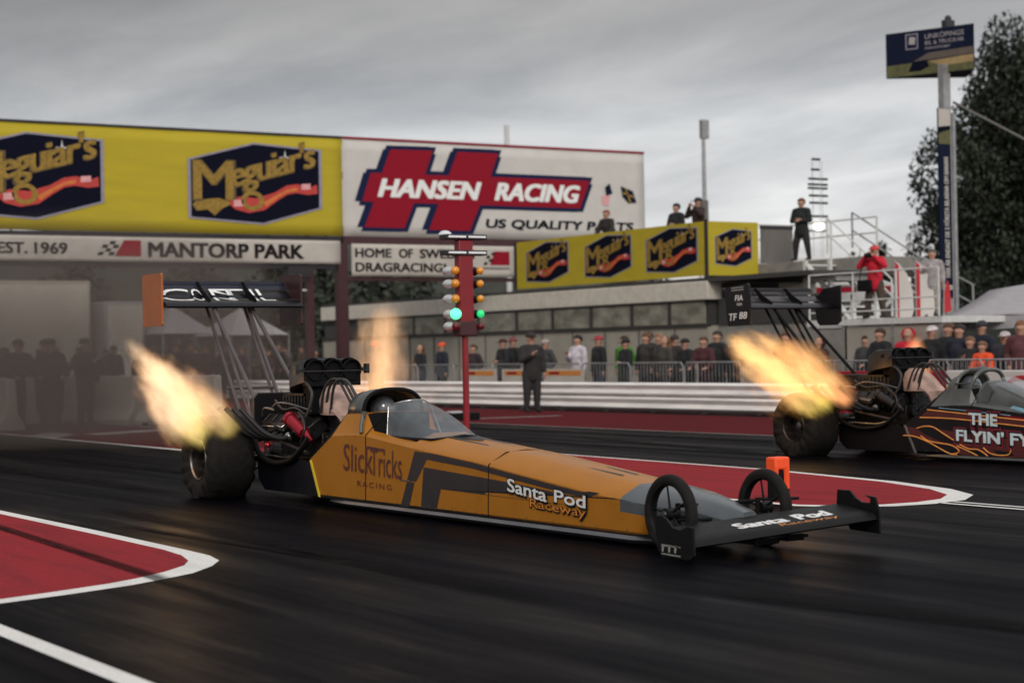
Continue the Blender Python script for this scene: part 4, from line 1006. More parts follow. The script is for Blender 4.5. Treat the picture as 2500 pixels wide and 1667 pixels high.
    for s_ in (-1, 1):
        mb.tube(smooth_pts([(-.55, s_ * .22, .42), (.3, s_ * .3, .38), (1.5, s_ * .33, .40), (2.1, s_ * .32, .55)]), .022, 8)
        mb.tube([(-.35, s_ * .2, .75), (.3, s_ * .24, .62), (1.3, s_ * .3, .50)], .02, 8)
        mb.tube([(1.5, s_ * .33, .42), (2.25, s_ * .31, .9)], .02, 8)
        mb.tube([(.1, s_ * .22, .42), (.1, s_ * .22, .72)], .018, 8); mb.tube([(-.5, s_ * .2, .42), (-.35, s_ * .2, .75)], .018, 8)
    for x, z in ((-.5, .42), (-.35, .75), (.3, .38), (1.5, .42), (2.2, .88)): mb.tube([(x, -.3 if x > 0 else -.2, z), (x, .3 if x > 0 else .2, z)], .018, 8)
    P(mb, 'frame_rails', 'chassis_tube', smooth=60)
    # ---- paint scheme on the near side (and mirrored on the far side for the first car)
    sides = (-1, 1) if not far else (-1,)
    for s_ in sides:
        on_side = lambda d: (lambda a, b_: (a, s_ * (-side_y(a) + d), b_))
        def strip(poly, key, d=.003, nm='stripe'):
            # subdivide so the decal follows the gentle taper of the flank
            f = outline_mesh('poly', [poly]); return decal(nm, f, on_side(d), key, root)
        if not far:
            strip([(3.70, .60), (4.0, .592), (4.72, .538), (5.35, .472), (6.05, .402), (6.35, .375), (6.47, .385), (6.60, .378), (6.45, .34), (6.2, .345), (5.35, .425), (4.72, .488), (3.92, .535), (3.72, .33), (3.55, .33)], 'grey_stripe')
            strip([(3.55, .32), (3.69, .32), (3.58, .09), (3.42, .09)], 'grey_stripe')
            strip([(3.86, .465), (4.72, .425), (5.35, .395), (6.2, .338), (6.78, .352), (7.22, .318), (7.22, .255), (6.0, .262), (4.16, .285), (4.08, .10), (3.80, .10)], 'grey_stripe')
            strip([(1.78, .105), (7.3, .105), (7.3, .083), (1.78, .083)], 'black_gloss', .004)
            strip([(3.42, .325), (3.62, .325), (3.62, .337), (3.44, .337)], 'polished', .006, 'latch')
        else:
            strip([(2.0, .645), (2.7, .60), (3.6, .54), (4.6, .47), (4.6, .40), (3.6, .47), (2.7, .525), (1.86, .545)], 'flame_paint')
            strip([(1.62, .42), (2.2, .40), (3.0, .33), (4.6, .25), (4.6, .085), (2.6, .085), (2.45, .11), (2.0, .24), (1.58, .31)], 'flame_paint', .002)
            for blob in ([(1.95, .44), (2.1, .43), (2.35, .32), (2.55, .26), (2.5, .22), (2.2, .25), (1.95, .33), (1.8, .40)],
                         [(2.0, .23), (2.3, .215), (2.48, .17), (2.52, .12), (2.45, .085), (2.3, .10), (2.1, .17)],
                         [(2.7, .19), (2.95, .14), (3.1, .085), (2.9, .085), (2.6, .17)], [(3.1, .17), (3.4, .15), (3.45, .11), (3.2, .10)]):
                strip(blob, 'car_black', .004, 'flame_gap')
            lines = [[(2.0, .648), (2.7, .603), (3.6, .545), (4.6, .475)], [(1.86, .545), (2.3, .545), (2.7, .528), (3.6, .47), (4.6, .40)],
                     [(1.80, .405), (1.95, .435), (2.1, .425), (2.27, .35), (2.45, .27)], [(1.55, .305), (1.75, .30), (2.0, .235), (2.25, .14), (2.40, .092), (2.5, .087)],
                     [(1.87, .31), (2.0, .25), (2.2, .225), (2.4, .205), (2.53, .15), (2.50, .105), (2.40, .095)], [(2.5, .20), (2.7, .14), (2.85, .088)],
                     [(2.55, .22), (2.7, .17), (2.85, .165), (2.95, .13), (3.02, .088)], [(2.95, .19), (3.05, .13), (3.2, .105), (3.36, .12), (3.4, .18)]]
            for ln in lines:
                P(MB().tube([(p.x, side_y(p.x) - .006, p.y) for p in smooth_pts([(a, b_, 0) for a, b_ in ln], 5)], .0075, 5), 'flame_line', 'flame_line')
            strip([(3.3, .60), (4.6, .50), (4.6, .44), (3.9, .52), (3.3, .585)], 'sign_red', .005); strip([(3.45, .72), (4.0, .62), (4.4, .56), (4.4, .52), (3.8, .60), (3.4, .69)], 'ice_blue', .005)
            P(MB().tube([(2.2, side_y(2.2) - .004, .675), (2.7, side_y(2.7) - .004, .645), (3.4, side_y(3.4) - .004, .60)], .004, 5), 'pin_stripe', 'ice_blue')
    if not far:
        # grey wedge on the upper nose and centre stripes on the deck
        for s_ in (-1, 1):
            P(MB().add([(x, s_ * y, interp(TC, x) + .004) for x, y in ((3.9, .10), (6.5, .055), (6.5, .085), (3.9, .15))], [(0, 1, 2, 3)]), 'stripe', 'grey_stripe', smooth=0)
        P(MB().add([(x, y, interp(TC, x) + .005) for x, y in ((3.86, -.13), (4.25, -.03), (4.25, .03), (3.86, .13))], [(0, 1, 2, 3)]), 'stripe', 'black_gloss', smooth=0)
    # ---- lettering
    def side_text(s, x0, x1, z0, z1, key, d, off=.0, shear=0, slope=0.0, space=1):
        f = text(s, x1 - x0, z1 - z0, off, shear, space)
        return decal('lettering', f, lambda a, b_: (x0 + a, side_y(x0 + a) - d, z0 + b_ + a * slope), key, root)
    if not far:
        side_text('Slick', 2.30, 2.90, .37, .63, 'letter_maroon', .006, .012, .05, -.02)
        side_text('Tricks', 2.86, 3.46, .345, .60, 'letter_maroon', .006, .012, .05, -.02)
        decal('lettering', outline_mesh('poly', [[(2.80, .62), (3.14, .60), (3.14, .575), (2.80, .595)]]), lambda a, b_: (a, side_y(a) - .006, b_), 'letter_maroon', root)
        side_text('RACING', 2.58, 3.26, .235, .285, 'letter_maroon', .006, .0, 0, -.012, 1.35)
        for off, key, d, g in ((.055, 'black_gloss', .008, .018), (.045, 'letter_white', .014, 0)):
            side_text('Santa', 5.28 - g, 5.87 + g, .325 - g, .435 + g * .6, key, d, off, 0, -.10)
            side_text('Pod', 5.98 - g, 6.42 + g, .275 - g, .375 + g * .6, key, d, off, 0, -.06)
        for off, key, d, g in ((.055, 'black_gloss', .008, .016), (.015, 'letter_orange', .014, 0)):
            side_text('Raceway', 5.62 - g, 6.42 + g, .195 - g, .285 + g * .4, key, d, off, 0, -.045)
        side_text('Anneli', 2.33, 2.52, .80, .845, 'letter_maroon', -.045, 0, .3)
    else:
        for off, key, d, g in ((.09, 'letter_red', .008, .05), (.05, 'car_black', .011, .028), (.07, 'letter_ice', .016, 0)):
            side_text('THE', 2.72 - g, 3.20 + g, .475 - g, .625 + g * .7, key, d, off, 0, -.03)
            side_text("FLYIN'", 2.50 - g, 3.30 + g, .265 - g, .415 + g * .7, key, d, off, 0, -.03)
            side_text('FYN', 3.40 - g, 3.95 + g, .235 - g, .385 + g * .7, key, d, off, 0, -.03)
        side_text('Jon Andersson', 2.08, 2.46, .785, .83, 'letter_ice', -.05, 0, .4)
    # ---- cockpit hoop / canopy
    def arch(x, w, zt, zb, lean, k=17, e=2.7):
        pts = []
        for i in range(k):
            a = PI * i / (k - 1); c_, s2 = math.cos(a), math.sin(a)
            y = -w * math.copysign(abs(c_) ** (2 / e), c_); z = zb + (zt - zb) * abs(s2) ** (2 / e)
            pts.append((x + lean * (z - zb), y, z))
        return pts
    shell = 'canopy_grey' if far else 'canopy_grey'
    if not far:
        rows_ = [arch(2.18, .29, 1.08, .90, .30), arch(2.24, .315, 1.135, .90, .1), arch(2.40, .325, 1.15, .90, 0), arch(2.575, .325, 1.15, .90, 0)]
        mb = MB(); mb.loft(rows_, closed=False, cap=False)
        o = P(mb, 'roll_hoop_cover', shell, smooth=50); so = o.modifiers.new('t', 'SOLIDIFY'); so.thickness = .03; so.offset = -1
        P(MB().tube(arch(2.585, .318, 1.142, .90, 0, 25), .020, 8), 'hoop_rim', 'black_matt', smooth=60)
        P(MB().add(arch(2.22, .30, 1.12, .88, .1), [tuple(range(17))]), 'headrest_panel', 'black_matt')
        P(MB().tube([(2.60, -.325, .92), (2.63, -.37, .80), (2.66, -.385, .735)], .022, 8).box(2.60, 2.67, -.345, -.325, .72, .94), 'hoop_foot', 'canopy_grey')
        # windscreen: arched base to a pointed front
        g = []; nu, nv = 10, 16
        for i in range(nu + 1):
            u = i / nu; row = []
            for j in range(nv + 1):
                v = -1 + 2 * j / nv; av = abs(v)
                back = Vector((2.80 + .26 * (1 - av ** 1.5) + .20 * max(0, av - .72) / .28, .29 * math.copysign(av ** .85, v), 1.045 - .12 * av ** 2.2 - .21 * max(0, (av - .75) / .25)))
                front = Vector((3.93 - .16 * av ** 2, .17 * v + .08 * math.sin(v * PI / 2), .735 - .035 * av))
                p = back.lerp(front, u); p.z += .035 * math.sin(u * PI) * (1 - av ** 2); p.y *= 1 + .12 * math.sin(u * PI)
                row.append(p)
            g.append(row)
        mb = MB(); mb.loft(g, closed=False, cap=False); o = P(mb, 'windscreen', 'windscreen_glass', smooth=60)
        edge_pts = [r_[0] for r_ in g] + g[-1][1:] + [r_[-1] for r_ in g[::-1]][1:]
        P(MB().tube(edge_pts, .014, 6), 'windscreen_seal', 'black_gloss', smooth=60)
        P(MB().tube(g[0], .007, 6), 'windscreen_rim', 'polished', smooth=60)
    else:
        rows_ = [arch(2.16, .27, .98, .88, .5), arch(2.24, .31, 1.10, .86, .3), arch(2.40, .32, 1.14, .84, .05)]
        mb = MB(); mb.loft(rows_, closed=False, cap=False); o = P(mb, 'roll_hoop_cover', shell, smooth=50); so = o.modifiers.new('t', 'SOLIDIFY'); so.thickness = .025; so.offset = -1
        P(MB().tube(arch(2.40, .31, 1.14, .8, .05, 25), .024, 8), 'hoop_rim', shell, smooth=60)
        P(MB().tube(arch(2.62, .31, 1.155, .76, .22, 25), .028, 8), 'canopy_frame', shell, smooth=60)
        P(MB().tube([(2.4, -.05, 1.14), (2.7, -.05, 1.155)], .04, 8).tube([(2.40, -.31, .98), (2.66, -.31, .99)], .012, 6), 'canopy_bar', shell, smooth=60)
        P(MB().add(arch(2.22, .28, 1.06, .80, .3), [tuple(range(17))]), 'headrest_panel', 'black_matt')
        fr = [arch(2.98, .28, .985, .72, .0), arch(3.18, .26, .93, .70, .0), arch(3.42, .22, .84, .69, .0), arch(3.8, .16, .75, .66, 0)]
        P(MB().loft([arch(2.80, .31, 1.02, .70, -.1)] + fr, closed=False, cap=False), 'scuttle', shell, smooth=40)
        P(MB().add([(2.66, -.31, .76), (2.95, -.30, .76), (3.0, -.27, .92), (2.90, -.25, 1.0)], [(0, 1, 2, 3)]), 'scuttle_side', shell)
        P(MB().add([(2.98, -.2, .98), (3.02, -.12, 1.06), (3.72, -.16, .80), (3.6, -.22, .77)], [(0, 1, 2, 3)]).add([(3.02, -.12, 1.06), (3.02, .12, 1.06), (3.72, .16, .80), (3.72, -.16, .80)], [(0, 1, 2, 3)]), 'windscreen', 'windscreen_glass', smooth=0)
        mb = MB()
        for i in range(9): mb.sphere((2.95 + i * .07, side_y(3) + .03, .735 - i * .008), .006, 6)
        P(mb, 'rivets', 'polished')
    # ---- engine
    mb = MB(); mb.box(.35, 1.35, -.16, .16, .42, .70); mb.box(.45, 1.25, -.22, .22, .36, .45)
    for s_ in (-1, 1): mb.obox((.85, s_ * .20, .74), (1.0, .20, .16), (s_ * -.6, 0, 0))
    for i in range(9): mb.obox((.42 + i * .11, -.27, .66), (.03, .10, .10), (.4, 0, 0))
    P(mb, 'engine_block', 'engine_black', bevel=.012)
    for s_ in (-1, 1):
        mb = MB(); mb.obox((.80, s_ * .30, .80), (.92, .14, .09), (s_ * -.75, 0, 0))
        for i in range(5): mb.obox((.42 + i * .19, s_ * .335, .845), (.03, .10, .02), (s_ * -.75, 0, 0))
        P(mb, 'valve_cover', 'dark_steel' if not far else 'dark_steel', bevel=.01)
    mb = MB(); mb.obox((.52, -.34, .745), (.26, .10, .07), (.4, 0, .1)).obox((.82, -.36, .76), (.22, .09, .06), (.5, .1, -.1)).sphere((1.0, -.36, .66), .05, 10).sphere((.62, -.37, .62), .035, 8)
    P(mb, 'engine_fittings', 'polished' if not far else 'steel', bevel=.008)
    # supercharger
    mb = MB(); mb.box(.45, 1.18, -.17, .17, .86, 1.10)
    for i in range(10): mb.box(.48 + i * .072, .50 + i * .072, -.19, .19, .90, 1.07)
    P(mb, 'supercharger', 'engine_black', bevel=.01)
    # injector hat with three intake mouths
    hat = []
    for (x, w, z0, z1) in ((.62, .16, 1.10, 1.22), (.72, .22, 1.12, 1.36), (.90, .29, 1.16, 1.43), (1.18, .315, 1.20, 1.445), (1.27, .315, 1.21, 1.44)):
        hat.append([(x, -w, z0), (x, -w, z1 - .05), (x, -w * .93, z1 - .012), (x, -w * .6, z1), (x, 0, z1), (x, w * .6, z1), (x, w * .93, z1 - .012), (x, w, z1 - .05), (x, w, z0), (x, w * .5, z0 - .02), (x, 0, z0 - .03), (x, -w * .5, z0 - .02)])
    P(MB().loft(hat), 'injector_hat', 'dark_steel', smooth=40)
    mb = MB()
    for y in (-.205, 0, .205):
        mb.tube([(.92, y, 1.33), (1.10, y, 1.345), (1.27, y, 1.345)], [.08, .108, .112], 20)
        mb.lathe([(1.26, .0), (1.26, .095), (1.335, .108), (1.335, .095), (1.29, .085), (1.29, 0)], 'x', (0, y, 1.335), 24)
    mb.box(1.24, 1.31, -.31, .31, 1.17, 1.30); mb.box(.95, 1.26, -.17, .17, 1.06, 1.22)
    P(mb, 'intake_mouths', 'black_matt', smooth=40)
    mb = MB()
    for s_ in (-1, 1): mb.cyl((1.27, s_ * .30, 1.335), (1.27, s_ * .40, 1.335), .02, n=8).box(1.24, 1.30, s_ * .40 - .02, s_ * .40 + .02, 1.29, 1.39)
    mb.cyl((1.335, -.4, 1.32), (1.335, .4, 1.32), .007, n=6); P(mb, 'throttle_linkage', 'dark_steel')
    mb = MB(); ft = [(.95, .14, 1.08), (1.15, .16, 1.10), (1.25, .17, 1.18)]
    P(MB().obox((1.18, -.02, 1.04), (.16, .40, .34), (0, -.12, 0)), 'hat_neck', 'black_matt', bevel=.02)
    # restraint blanket between supercharger and cockpit
    bl = []
    for i in range(9):
        t_ = i / 8; x = 1.32 + .48 * t_; zt = 1.20 - .50 * (t_ - .1) ** 2 - .02; w = .16 + .05 * math.sin(t_ * PI)
        bl.append([(x, -w, .88), (x, -w - .01, (.88 + zt) / 2), (x, -w * .82, zt - .05), (x, -w * .35, zt), (x, w * .35, zt), (x, w * .82, zt - .05), (x, w + .01, (.88 + zt) / 2), (x, w, .88)])
    P(MB().loft(bl), 'restraint_blanket', 'blanket', smooth=60)
    # hoses, lines and belts
    def line(pts, r_, key='hose', nm='fuel_line'): P(MB().tube(smooth_pts(pts), r_, 7), nm, key, smooth=60)
    for i, (dx, dy) in enumerate(((0, 0), (.05, .03), (.12, .05), (.18, .02))):
        line([(1.45 + dx, -.22 + dy, .90), (1.60 + dx, -.24 + dy, 1.16 + dx * .2), (1.78 + dx, -.20 + dy, 1.24 - dx * .1), (2.00 + dx, -.18 + dy, 1.05 - dx * .15), (2.08 + dx, -.17 + dy, .95)], .014)
    line([(1.28, -.30, 1.22), (1.42, -.30, 1.10), (1.40, -.33, .92), (1.30, -.35, .8)], .016)
    line([(.2, -.40, .72), (.35, -.43, .50), (.75, -.44, .385), (1.15, -.43, .42), (1.4, -.41, .55), (1.5, -.38, .66)], .032 if not far else .028, 'carbon', 'oil_hose')
    line([(.1, -.43, .42), (.6, -.43, .455), (1.1, -.43, .45), (1.35, -.42, .52)], .010, 'polished')
    line([(.6, -.36, .95), (.8, -.38, 1.0), (1.05, -.33, .98), (1.3, -.25, .92)], .011, 'steel'); line([(.5, -.28, 1.02), (.75, -.31, .93), (1.1, -.33, .95), (1.25, -.3, .88)], .012)
    line([(1.35, -.40, .60), (1.44, -.40, .72), (1.38, -.38, .84), (1.2, -.34, .9)], .016, 'dark_steel')
    line([(.35, -.36, .86), (.45, -.38, .94), (.6, -.34, .92)], .014, 'steel')
    P(MB().cyl((1.10, -.40, .84), (1.36, -.36, .70), .065, n=14).cyl((1.08, -.40, .85), (1.12, -.395, .83), .075, n=14), 'fuel_filter', 'red_anodised' if not far else 'dark_steel', smooth=40)
    P(MB().cyl((1.42, -.38, .72), (1.50, -.36, .62), .03, n=10).sphere((.55, -.40, .56), .035, 8), 'red_fitting', 'red_anodised' if not far else 'dark_steel')
    P(MB().lathe([(1.36, .02), (1.36, .11), (1.44, .11), (1.44, .02)], 'x', (0, -.02, .62), 20).lathe([(1.36, .02), (1.36, .08), (1.44, .08), (1.44, .02)], 'x', (0, 0, .96), 20).box(1.38, 1.42, -.1, .1, .62, .96), 'blower_drive', 'engine_black')
    # rear shroud plate with rolled rim
    P(MB().prism([(-.43, .66), (-.43, 1.04), (-.38, 1.09), (.30, 1.09), (.34, 1.04), (.34, .66)], lambda a, b_, d: (.28 + d, a, b_), -.01, .01), 'rear_shroud', 'black_matt')
    P(MB().tube([(.28, -.43, .66), (.28, -.43, 1.04), (.28, -.38, 1.09), (.28, .30, 1.09), (.28, .34, 1.04), (.28, .34, .66)], .013, 7), 'shroud_rim', 'dark_steel', smooth=60)
    # exhaust headers swept up and out
    for s_ in (-1, 1):
        for i in range(4):
            x = .45 + i * .19
            P(MB().tube(smooth_pts([(x, s_ * .30, .70), (x - .02, s_ * .44, .64), (x - .08, s_ * .60, .70), (x - .17, s_ * .72, .84), (x - .24, s_ * .80, .95)]), .027, 10, cap=False), 'exhaust_pipe', 'header_steel', smooth=60)
    # axle, differential, parachute pack, wheelie bar
    P(MB().cyl((0, -.55, .41), (0, .55, .41), .05, n=12).sphere((0, 0, .41), .16, 14).box(-.05, .3, -.12, .12, .33, .50), 'rear_axle', 'engine_black')
    P(MB().box(-.75, -.40, -.2, -.01, .55, .78).box(-.75, -.40, .01, .2, .55, .78), 'parachute_pack', 'black_matt', bevel=.03)
    P(MB().tube([(-.45, -.2, .42), (-1.3, -.12, .12)], .02, 8).tube([(-.45, .2, .42), (-1.3, .12, .12)], .02, 8).tube([(-.4, 0, .75), (-1.3, 0, .14)], .016, 8).cyl((-1.3, -.16, .1), (-1.3, .16, .1), .02, n=8).lathe([(-.16, .03), (-.16, .07), (-.12, .07), (-.12, .03)], 'y', (-1.3, 0, .1), 16).lathe([(.12, .03), (.12, .07), (.16, .07), (.16, .03)], 'y', (-1.3, 0, .1), 16), 'wheelie_bar', 'chassis_tube')
    # ---- rear wheels
    for s_ in (-1, 1):
        def fn(v, a, r_, t):
            x, y, z = v
            d = abs(a) - .725
            if .22 < r_ < .41 and abs(d) > .15:     # wrinkled sidewall of a squatting slick
                wv = math.sin(t * 11 + r_ * 26) * .017 + math.sin(t * 5 - r_ * 15 + 1) * .013
                y += math.copysign(wv, a) * (1 if z < .42 else .55) * math.copysign(1, d) * 1.0
            if z < .035: z = .0 + max(0, z) * .2; y *= 1.0
            x *= 1.0 + .05 * max(0, (.30 - z))
            return (x, y, z)
        R_ = .455
        prof = [(.50, .21), (.485, .25), (.475, .32), (.485, .40), (.51, .432), (.56, .447), (.65, .452), (.74, .454), (.83, .452), (.91, .446), (.945, .43), (.968, .40), (.975, .33), (.962, .26), (.945, .215)]
        prof = [(a * s_, r_) for a, r_ in prof]
        hub = MB().lathe([(.93 * s_, .213), (.945 * s_, .205), (.90 * s_, .195), (.80 * s_, .185), (.78 * s_, .06), (.84 * s_, .05), (.84 * s_, .0)], 'y', (0, 0, .415), 40)
        hub.lathe([(.5 * s_, .21), (.6 * s_, .19), (.62 * s_, .0)], 'y', (0, 0, .415), 24)
        w_ = P(hub, 'rear_wheel', 'engine_black', smooth=40)
        P(MB().lathe([(.945 * s_, .222), (.957 * s_, .214), (.945 * s_, .202), (.925 * s_, .205)], 'y', (0, 0, .415), 48, close=True), 'rim', 'steel' if not far else 'dark_steel', w_, smooth=60)
        P(MB().lathe(prof, 'y', (0, 0, .415), 72, fn=fn), 'tyre', 'rubber', w_, smooth=70)
        P(MB().lathe([(.79 * s_, .07), (.86 * s_, .05), (.87 * s_, 0)], 'y', (0, 0, .415), 16), 'hub_cap', 'steel', w_)
    # ---- front wheels and suspension
    for s_ in (-1, 1):
        yc = s_ * .435; c = (7.6, yc, .285)
        mb = MB(); mb.lathe([(-.022, .225), (-.03, .212), (-.012, .203), (.012, .203), (.03, .212), (.022, .225)], 'y', c, 40)
        for i in range(5):
            a = i * 2 * PI / 5 + .5; mb.cyl((c[0] + .04 * math.cos(a), yc, c[2] + .04 * math.sin(a)), (c[0] + .208 * math.cos(a), yc, c[2] + .208 * math.sin(a)), .010, .007, 6)
        mb.lathe([(-.05, 0), (-.05, .045), (.05, .045), (.05, 0)], 'y', c, 18)
        w_ = P(mb, 'front_wheel', 'carbon' if not far else 'dark_steel', smooth=40)
        tp = [(-.03, .213), (-.043, .24), (-.040, .268), (-.022, .284), (0, .288), (.022, .284), (.040, .268), (.043, .24), (.03, .213)]
        P(MB().lathe(tp, 'y', c, 56), 'tyre', 'rubber', w_, smooth=70)
        P(MB().lathe([(-.012, .262), (-.045, .262), (-.047, .256), (-.044, .25), (-.03, .25)], 'y', c, 40) if False else MB().sphere((c[0], yc - s_ * -.05, c[2]), .03, 10), 'hub_cap', 'dark_steel', w_)
        P(MB().tube([(7.55, s_ * .10, .22), (7.6, s_ * .40, .27)], .014, 7).tube([(7.75, s_ * .10, .24), (7.62, s_ * .40, .24)], .012, 7).tube([(7.55, s_ * .12, .33), (7.6, s_ * .38, .34)], .014, 7).cyl((7.6, s_ * .37, .2), (7.6, s_ * .37, .36), .02, n=8), 'suspension_arm', 'black_matt', smooth=60)
    # ---- front wing
    nr = Vector; span = 12; rows_ = []
    for i in range(span + 1):
        f = i / span; y = -.72 + f * 1.49
        xl, zl, xt, zt_ = 8.25 + f * .20, .115 + f * .115, 7.88 + f * .15, .215 + f * .10
        prof = [(0, 0), (.08, .055), (.35, .06), (.7, .045), (1, .006), (.7, -.012), (.35, -.03), (.06, -.028)]
        rows_.append([(xl + (xt - xl) * a, y, zl + (zt_ - zl) * a * (.55 + .45 * a) + b_ * .62) for a, b_ in prof])
    P(MB().loft(rows_), 'front_wing', 'carbon', smooth=50)
    def wing_pt(y, a, d=.004):
        f = (y + .72) / 1.49; xl, zl, xt, zt_ = 8.25 + f * .20, .115 + f * .115, 7.88 + f * .15, .215 + f * .10
        b_ = interp([(0, 0), (.08, .055), (.35, .06), (.7, .045), (1, .006)], a)
        return (xl + (xt - xl) * a, y, zl + (zt_ - zl) * a * (.55 + .45 * a) + b_ * .62 + d)
    if not far:
        # the words run across the wing and read from the front
        for s, y0, y1, a0, a1, key, off in (('Santa', -.28, .14, .30, .60, 'letter_white', .03), ('Pod', .22, .50, .30, .62, 'letter_white', .03), ('Raceway', .02, .50, .10, .27, 'letter_orange', .015)):
            f = text(s, y1 - y0, a1 - a0, off); decal('lettering', f, lambda a, b_: wing_pt(y0 + a, a0 + b_), key, root)
    epn = [(7.82, .30), (7.90, .315), (7.97, .285), (8.03, .235), (8.12, .225), (8.20, .255), (8.26, .25), (8.27, .06), (8.22, .025), (7.90, .03), (7.85, .08)]
    o = P(MB().prism(epn, lambda a, b_, d: (a, -.735 + d, b_), -.008, .008), 'front_wing_endplate', 'carbon')
    if not far:
        for (z0, z1) in ((.105, .115), (.045, .053)): decal('logo_mark', outline_mesh('poly', [[(7.90, z0), (8.12, z0 - .005), (8.12, z1 - .005), (7.90, z1)]]), lambda a, b_: (a, -.7455, b_), 'letter_dim', o)
        for i, x in enumerate((7.905, 7.98, 8.05)): decal('logo_mark', outline_mesh('poly', [[(x, .062), (x + .018, .062), (x + .025, .10), (x + .06, .10), (x + .06, .108), (x, .108)]]), lambda a, b_: (a, -.7455, b_), 'letter_dim', o)
    epf = [(8.04, .42), (8.17, .42), (8.23, .37), (8.30, .34), (8.385, .34), (8.39, .37), (8.33, .395), (8.44, .385), (8.48, .28), (8.48, .125), (8.17, .135), (8.14, .2), (8.02, .22)]
    P(MB().prism(epf, lambda a, b_, d: (a - .02, .785 + d, b_), -.008, .008), 'front_wing_endplate', 'carbon')
    P(MB().tube([(7.9, -.08, .22), (8.15, -.08, .17)], .02, 8).tube([(7.9, .08, .22), (8.15, .08, .18)], .02, 8).box(7.85, 8.15, -.11, .11, .08, .12), 'wing_mount', 'black_matt')
    P(MB().box(7.9, 8.02, .30, .45, .07, .12).cyl((8.0, .2, .1), (8.0, .5, .1), .012, n=6), 'skid_block', 'black_matt')
    # ---- rear wing
    zt = 2.06
    def foil(x0, z0, x1, z1, th, y0, y1, nm, key):
        prof = [(0, 0), (.06, .5), (.3, .75), (.65, .5), (1, 0), (.65, -.28), (.3, -.45), (.06, -.4)]
        dx, dz = x1 - x0, z1 - z0; ln = math.hypot(dx, dz); nx, nz_ = dz / ln, -dx / ln
        return P(MB().loft([[(x0 + dx * a + nx * b_ * th * -1, y, z0 + dz * a + nz_ * b_ * th) for a, b_ in prof] for y in (y0, (y0 + y1) / 2, y1)]), nm, key, smooth=50)
    YW = .83
    foil(-1.12, 2.055, -1.45, 2.13, .06, -YW, YW, 'wing_main_plane', 'black_gloss')
    foil(-1.43, 2.155, -1.57, 2.245, .022, -YW, YW, 'wing_flap', 'black_gloss' if not far else 'grey_stripe')
    foil(-1.56, 2.26, -1.66, 2.36, .018, -YW, YW, 'wing_flap', 'navy_wing' if not far else 'grey_stripe')
    for y in (-.28, .28):
        P(MB().prism([(-1.2, 2.08), (-1.45, 2.16), (-1.62, 2.35), (-1.55, 2.35), (-1.40, 2.24), (-1.2, 2.14)], lambda a, b_, d: (a, y + d, b_), -.006, .006), 'wing_rib', 'black_matt')
    epr = [(-1.78, 1.86), (-1.76, 1.84), (-1.22, 1.84), (-1.20, 1.86), (-1.20, 2.41), (-1.23, 2.43), (-1.76, 2.43), (-1.78, 2.41)]
    if far: epr = [(-1.50, 1.83), (-1.47, 1.80), (-1.0, 1.81), (-.98, 1.85), (-1.0, 2.38), (-1.05, 2.40), (-1.52, 2.36), (-1.56, 2.32)]
    ek = 'endplate_orange' if not far else 'car_black'
    o = P(MB().prism(epr, lambda a, b_, d: (a, -.85 + d, b_), -.012, .012), 'wing_endplate', ek)
    if far:
        for s, x0, x1, z0, z1 in (('TF', -1.46, -1.28, 1.88, 1.98), ('88', -1.23, -1.05, 1.90, 2.00), ('FIA', -1.32, -1.14, 2.16, 2.24)):
            decal('lettering', text(s, x1 - x0, z1 - z0, .03, .15), lambda a, b_: (x0 + a, -.865, z0 + b_), 'letter_white', o)
        for i, z in enumerate((2.335, 2.30)): decal('logo_mark', outline_mesh('poly', [[(-1.40, z), (-1.12, z + .01), (-1.12, z + .025), (-1.40, z + .015)]]), lambda a, b_: (a, -.865, b_), 'letter_dim', o)
        decal('logo_mark', outline_mesh('poly', [[(-1.28, 2.09), (-1.16, 2.09), (-1.16, 2.13), (-1.28, 2.13)]]), lambda a, b_: (a, -.865, b_), 'letter_dim', o)
        epr2 = [(-1.52, 1.85), (-1.46, 1.80), (-1.10, 1.80), (-1.0, 1.86), (-1.0, 2.38), (-1.38, 2.34), (-1.48, 2.25), (-1.60, 2.22)]
        P(MB().prism(epr2, lambda a, b_, d: (a, .85 + d, b_), -.012, .012), 'wing_endplate', ek)
    else:
        P(MB().prism(epr, lambda a, b_, d: (a, .85 + d, b_), -.012, .012), 'wing_endplate', 'endplate_shade', label='orange rear wing endplate with its shade painted in as dark maroon')  # orange endplate coloured dark maroon to stand in for its shade
        # white sponsor characters, cut by the slots between the wing elements
        def flap1(y, t, d=.006): return (-1.43 - .14 * t + .02, y, 2.155 + .09 * t + d + .012)
        def wface(y, t): # t 0..1 up across main plane rear and both flaps
            if t < .5: q = t / .5; return (-1.285 - .15 * q, y, 2.125 + .045 * q)
            q = (t - .5) / .5; return (-1.425 - .13 * q, y, 2.185 + .085 * q)
        for s, y0, y1 in (('C', -.78, -.42), ('O', -.40, -.27), ('N', -.16, .10), ('T', -.12, .26), ('I', .33, .37), ('L', .42, .58)):
            f = outline_mesh('text', s, 1.0, 0, width=y1 - y0, height=1.0)
            for (lo, hi) in ((0.02, .44), (.54, .98)):
                vs, fs = f
                keep = [q for q in fs if all(lo <= vs[i][1] <= hi for i in q)]
                # clip by clamping so each half stays on its own element
                vs2 = [(a, min(hi, max(lo, b_))) for a, b_ in vs]
                decal('lettering', (vs2, fs), lambda a, b_: wface(y0 + a, b_), 'letter_white', root)
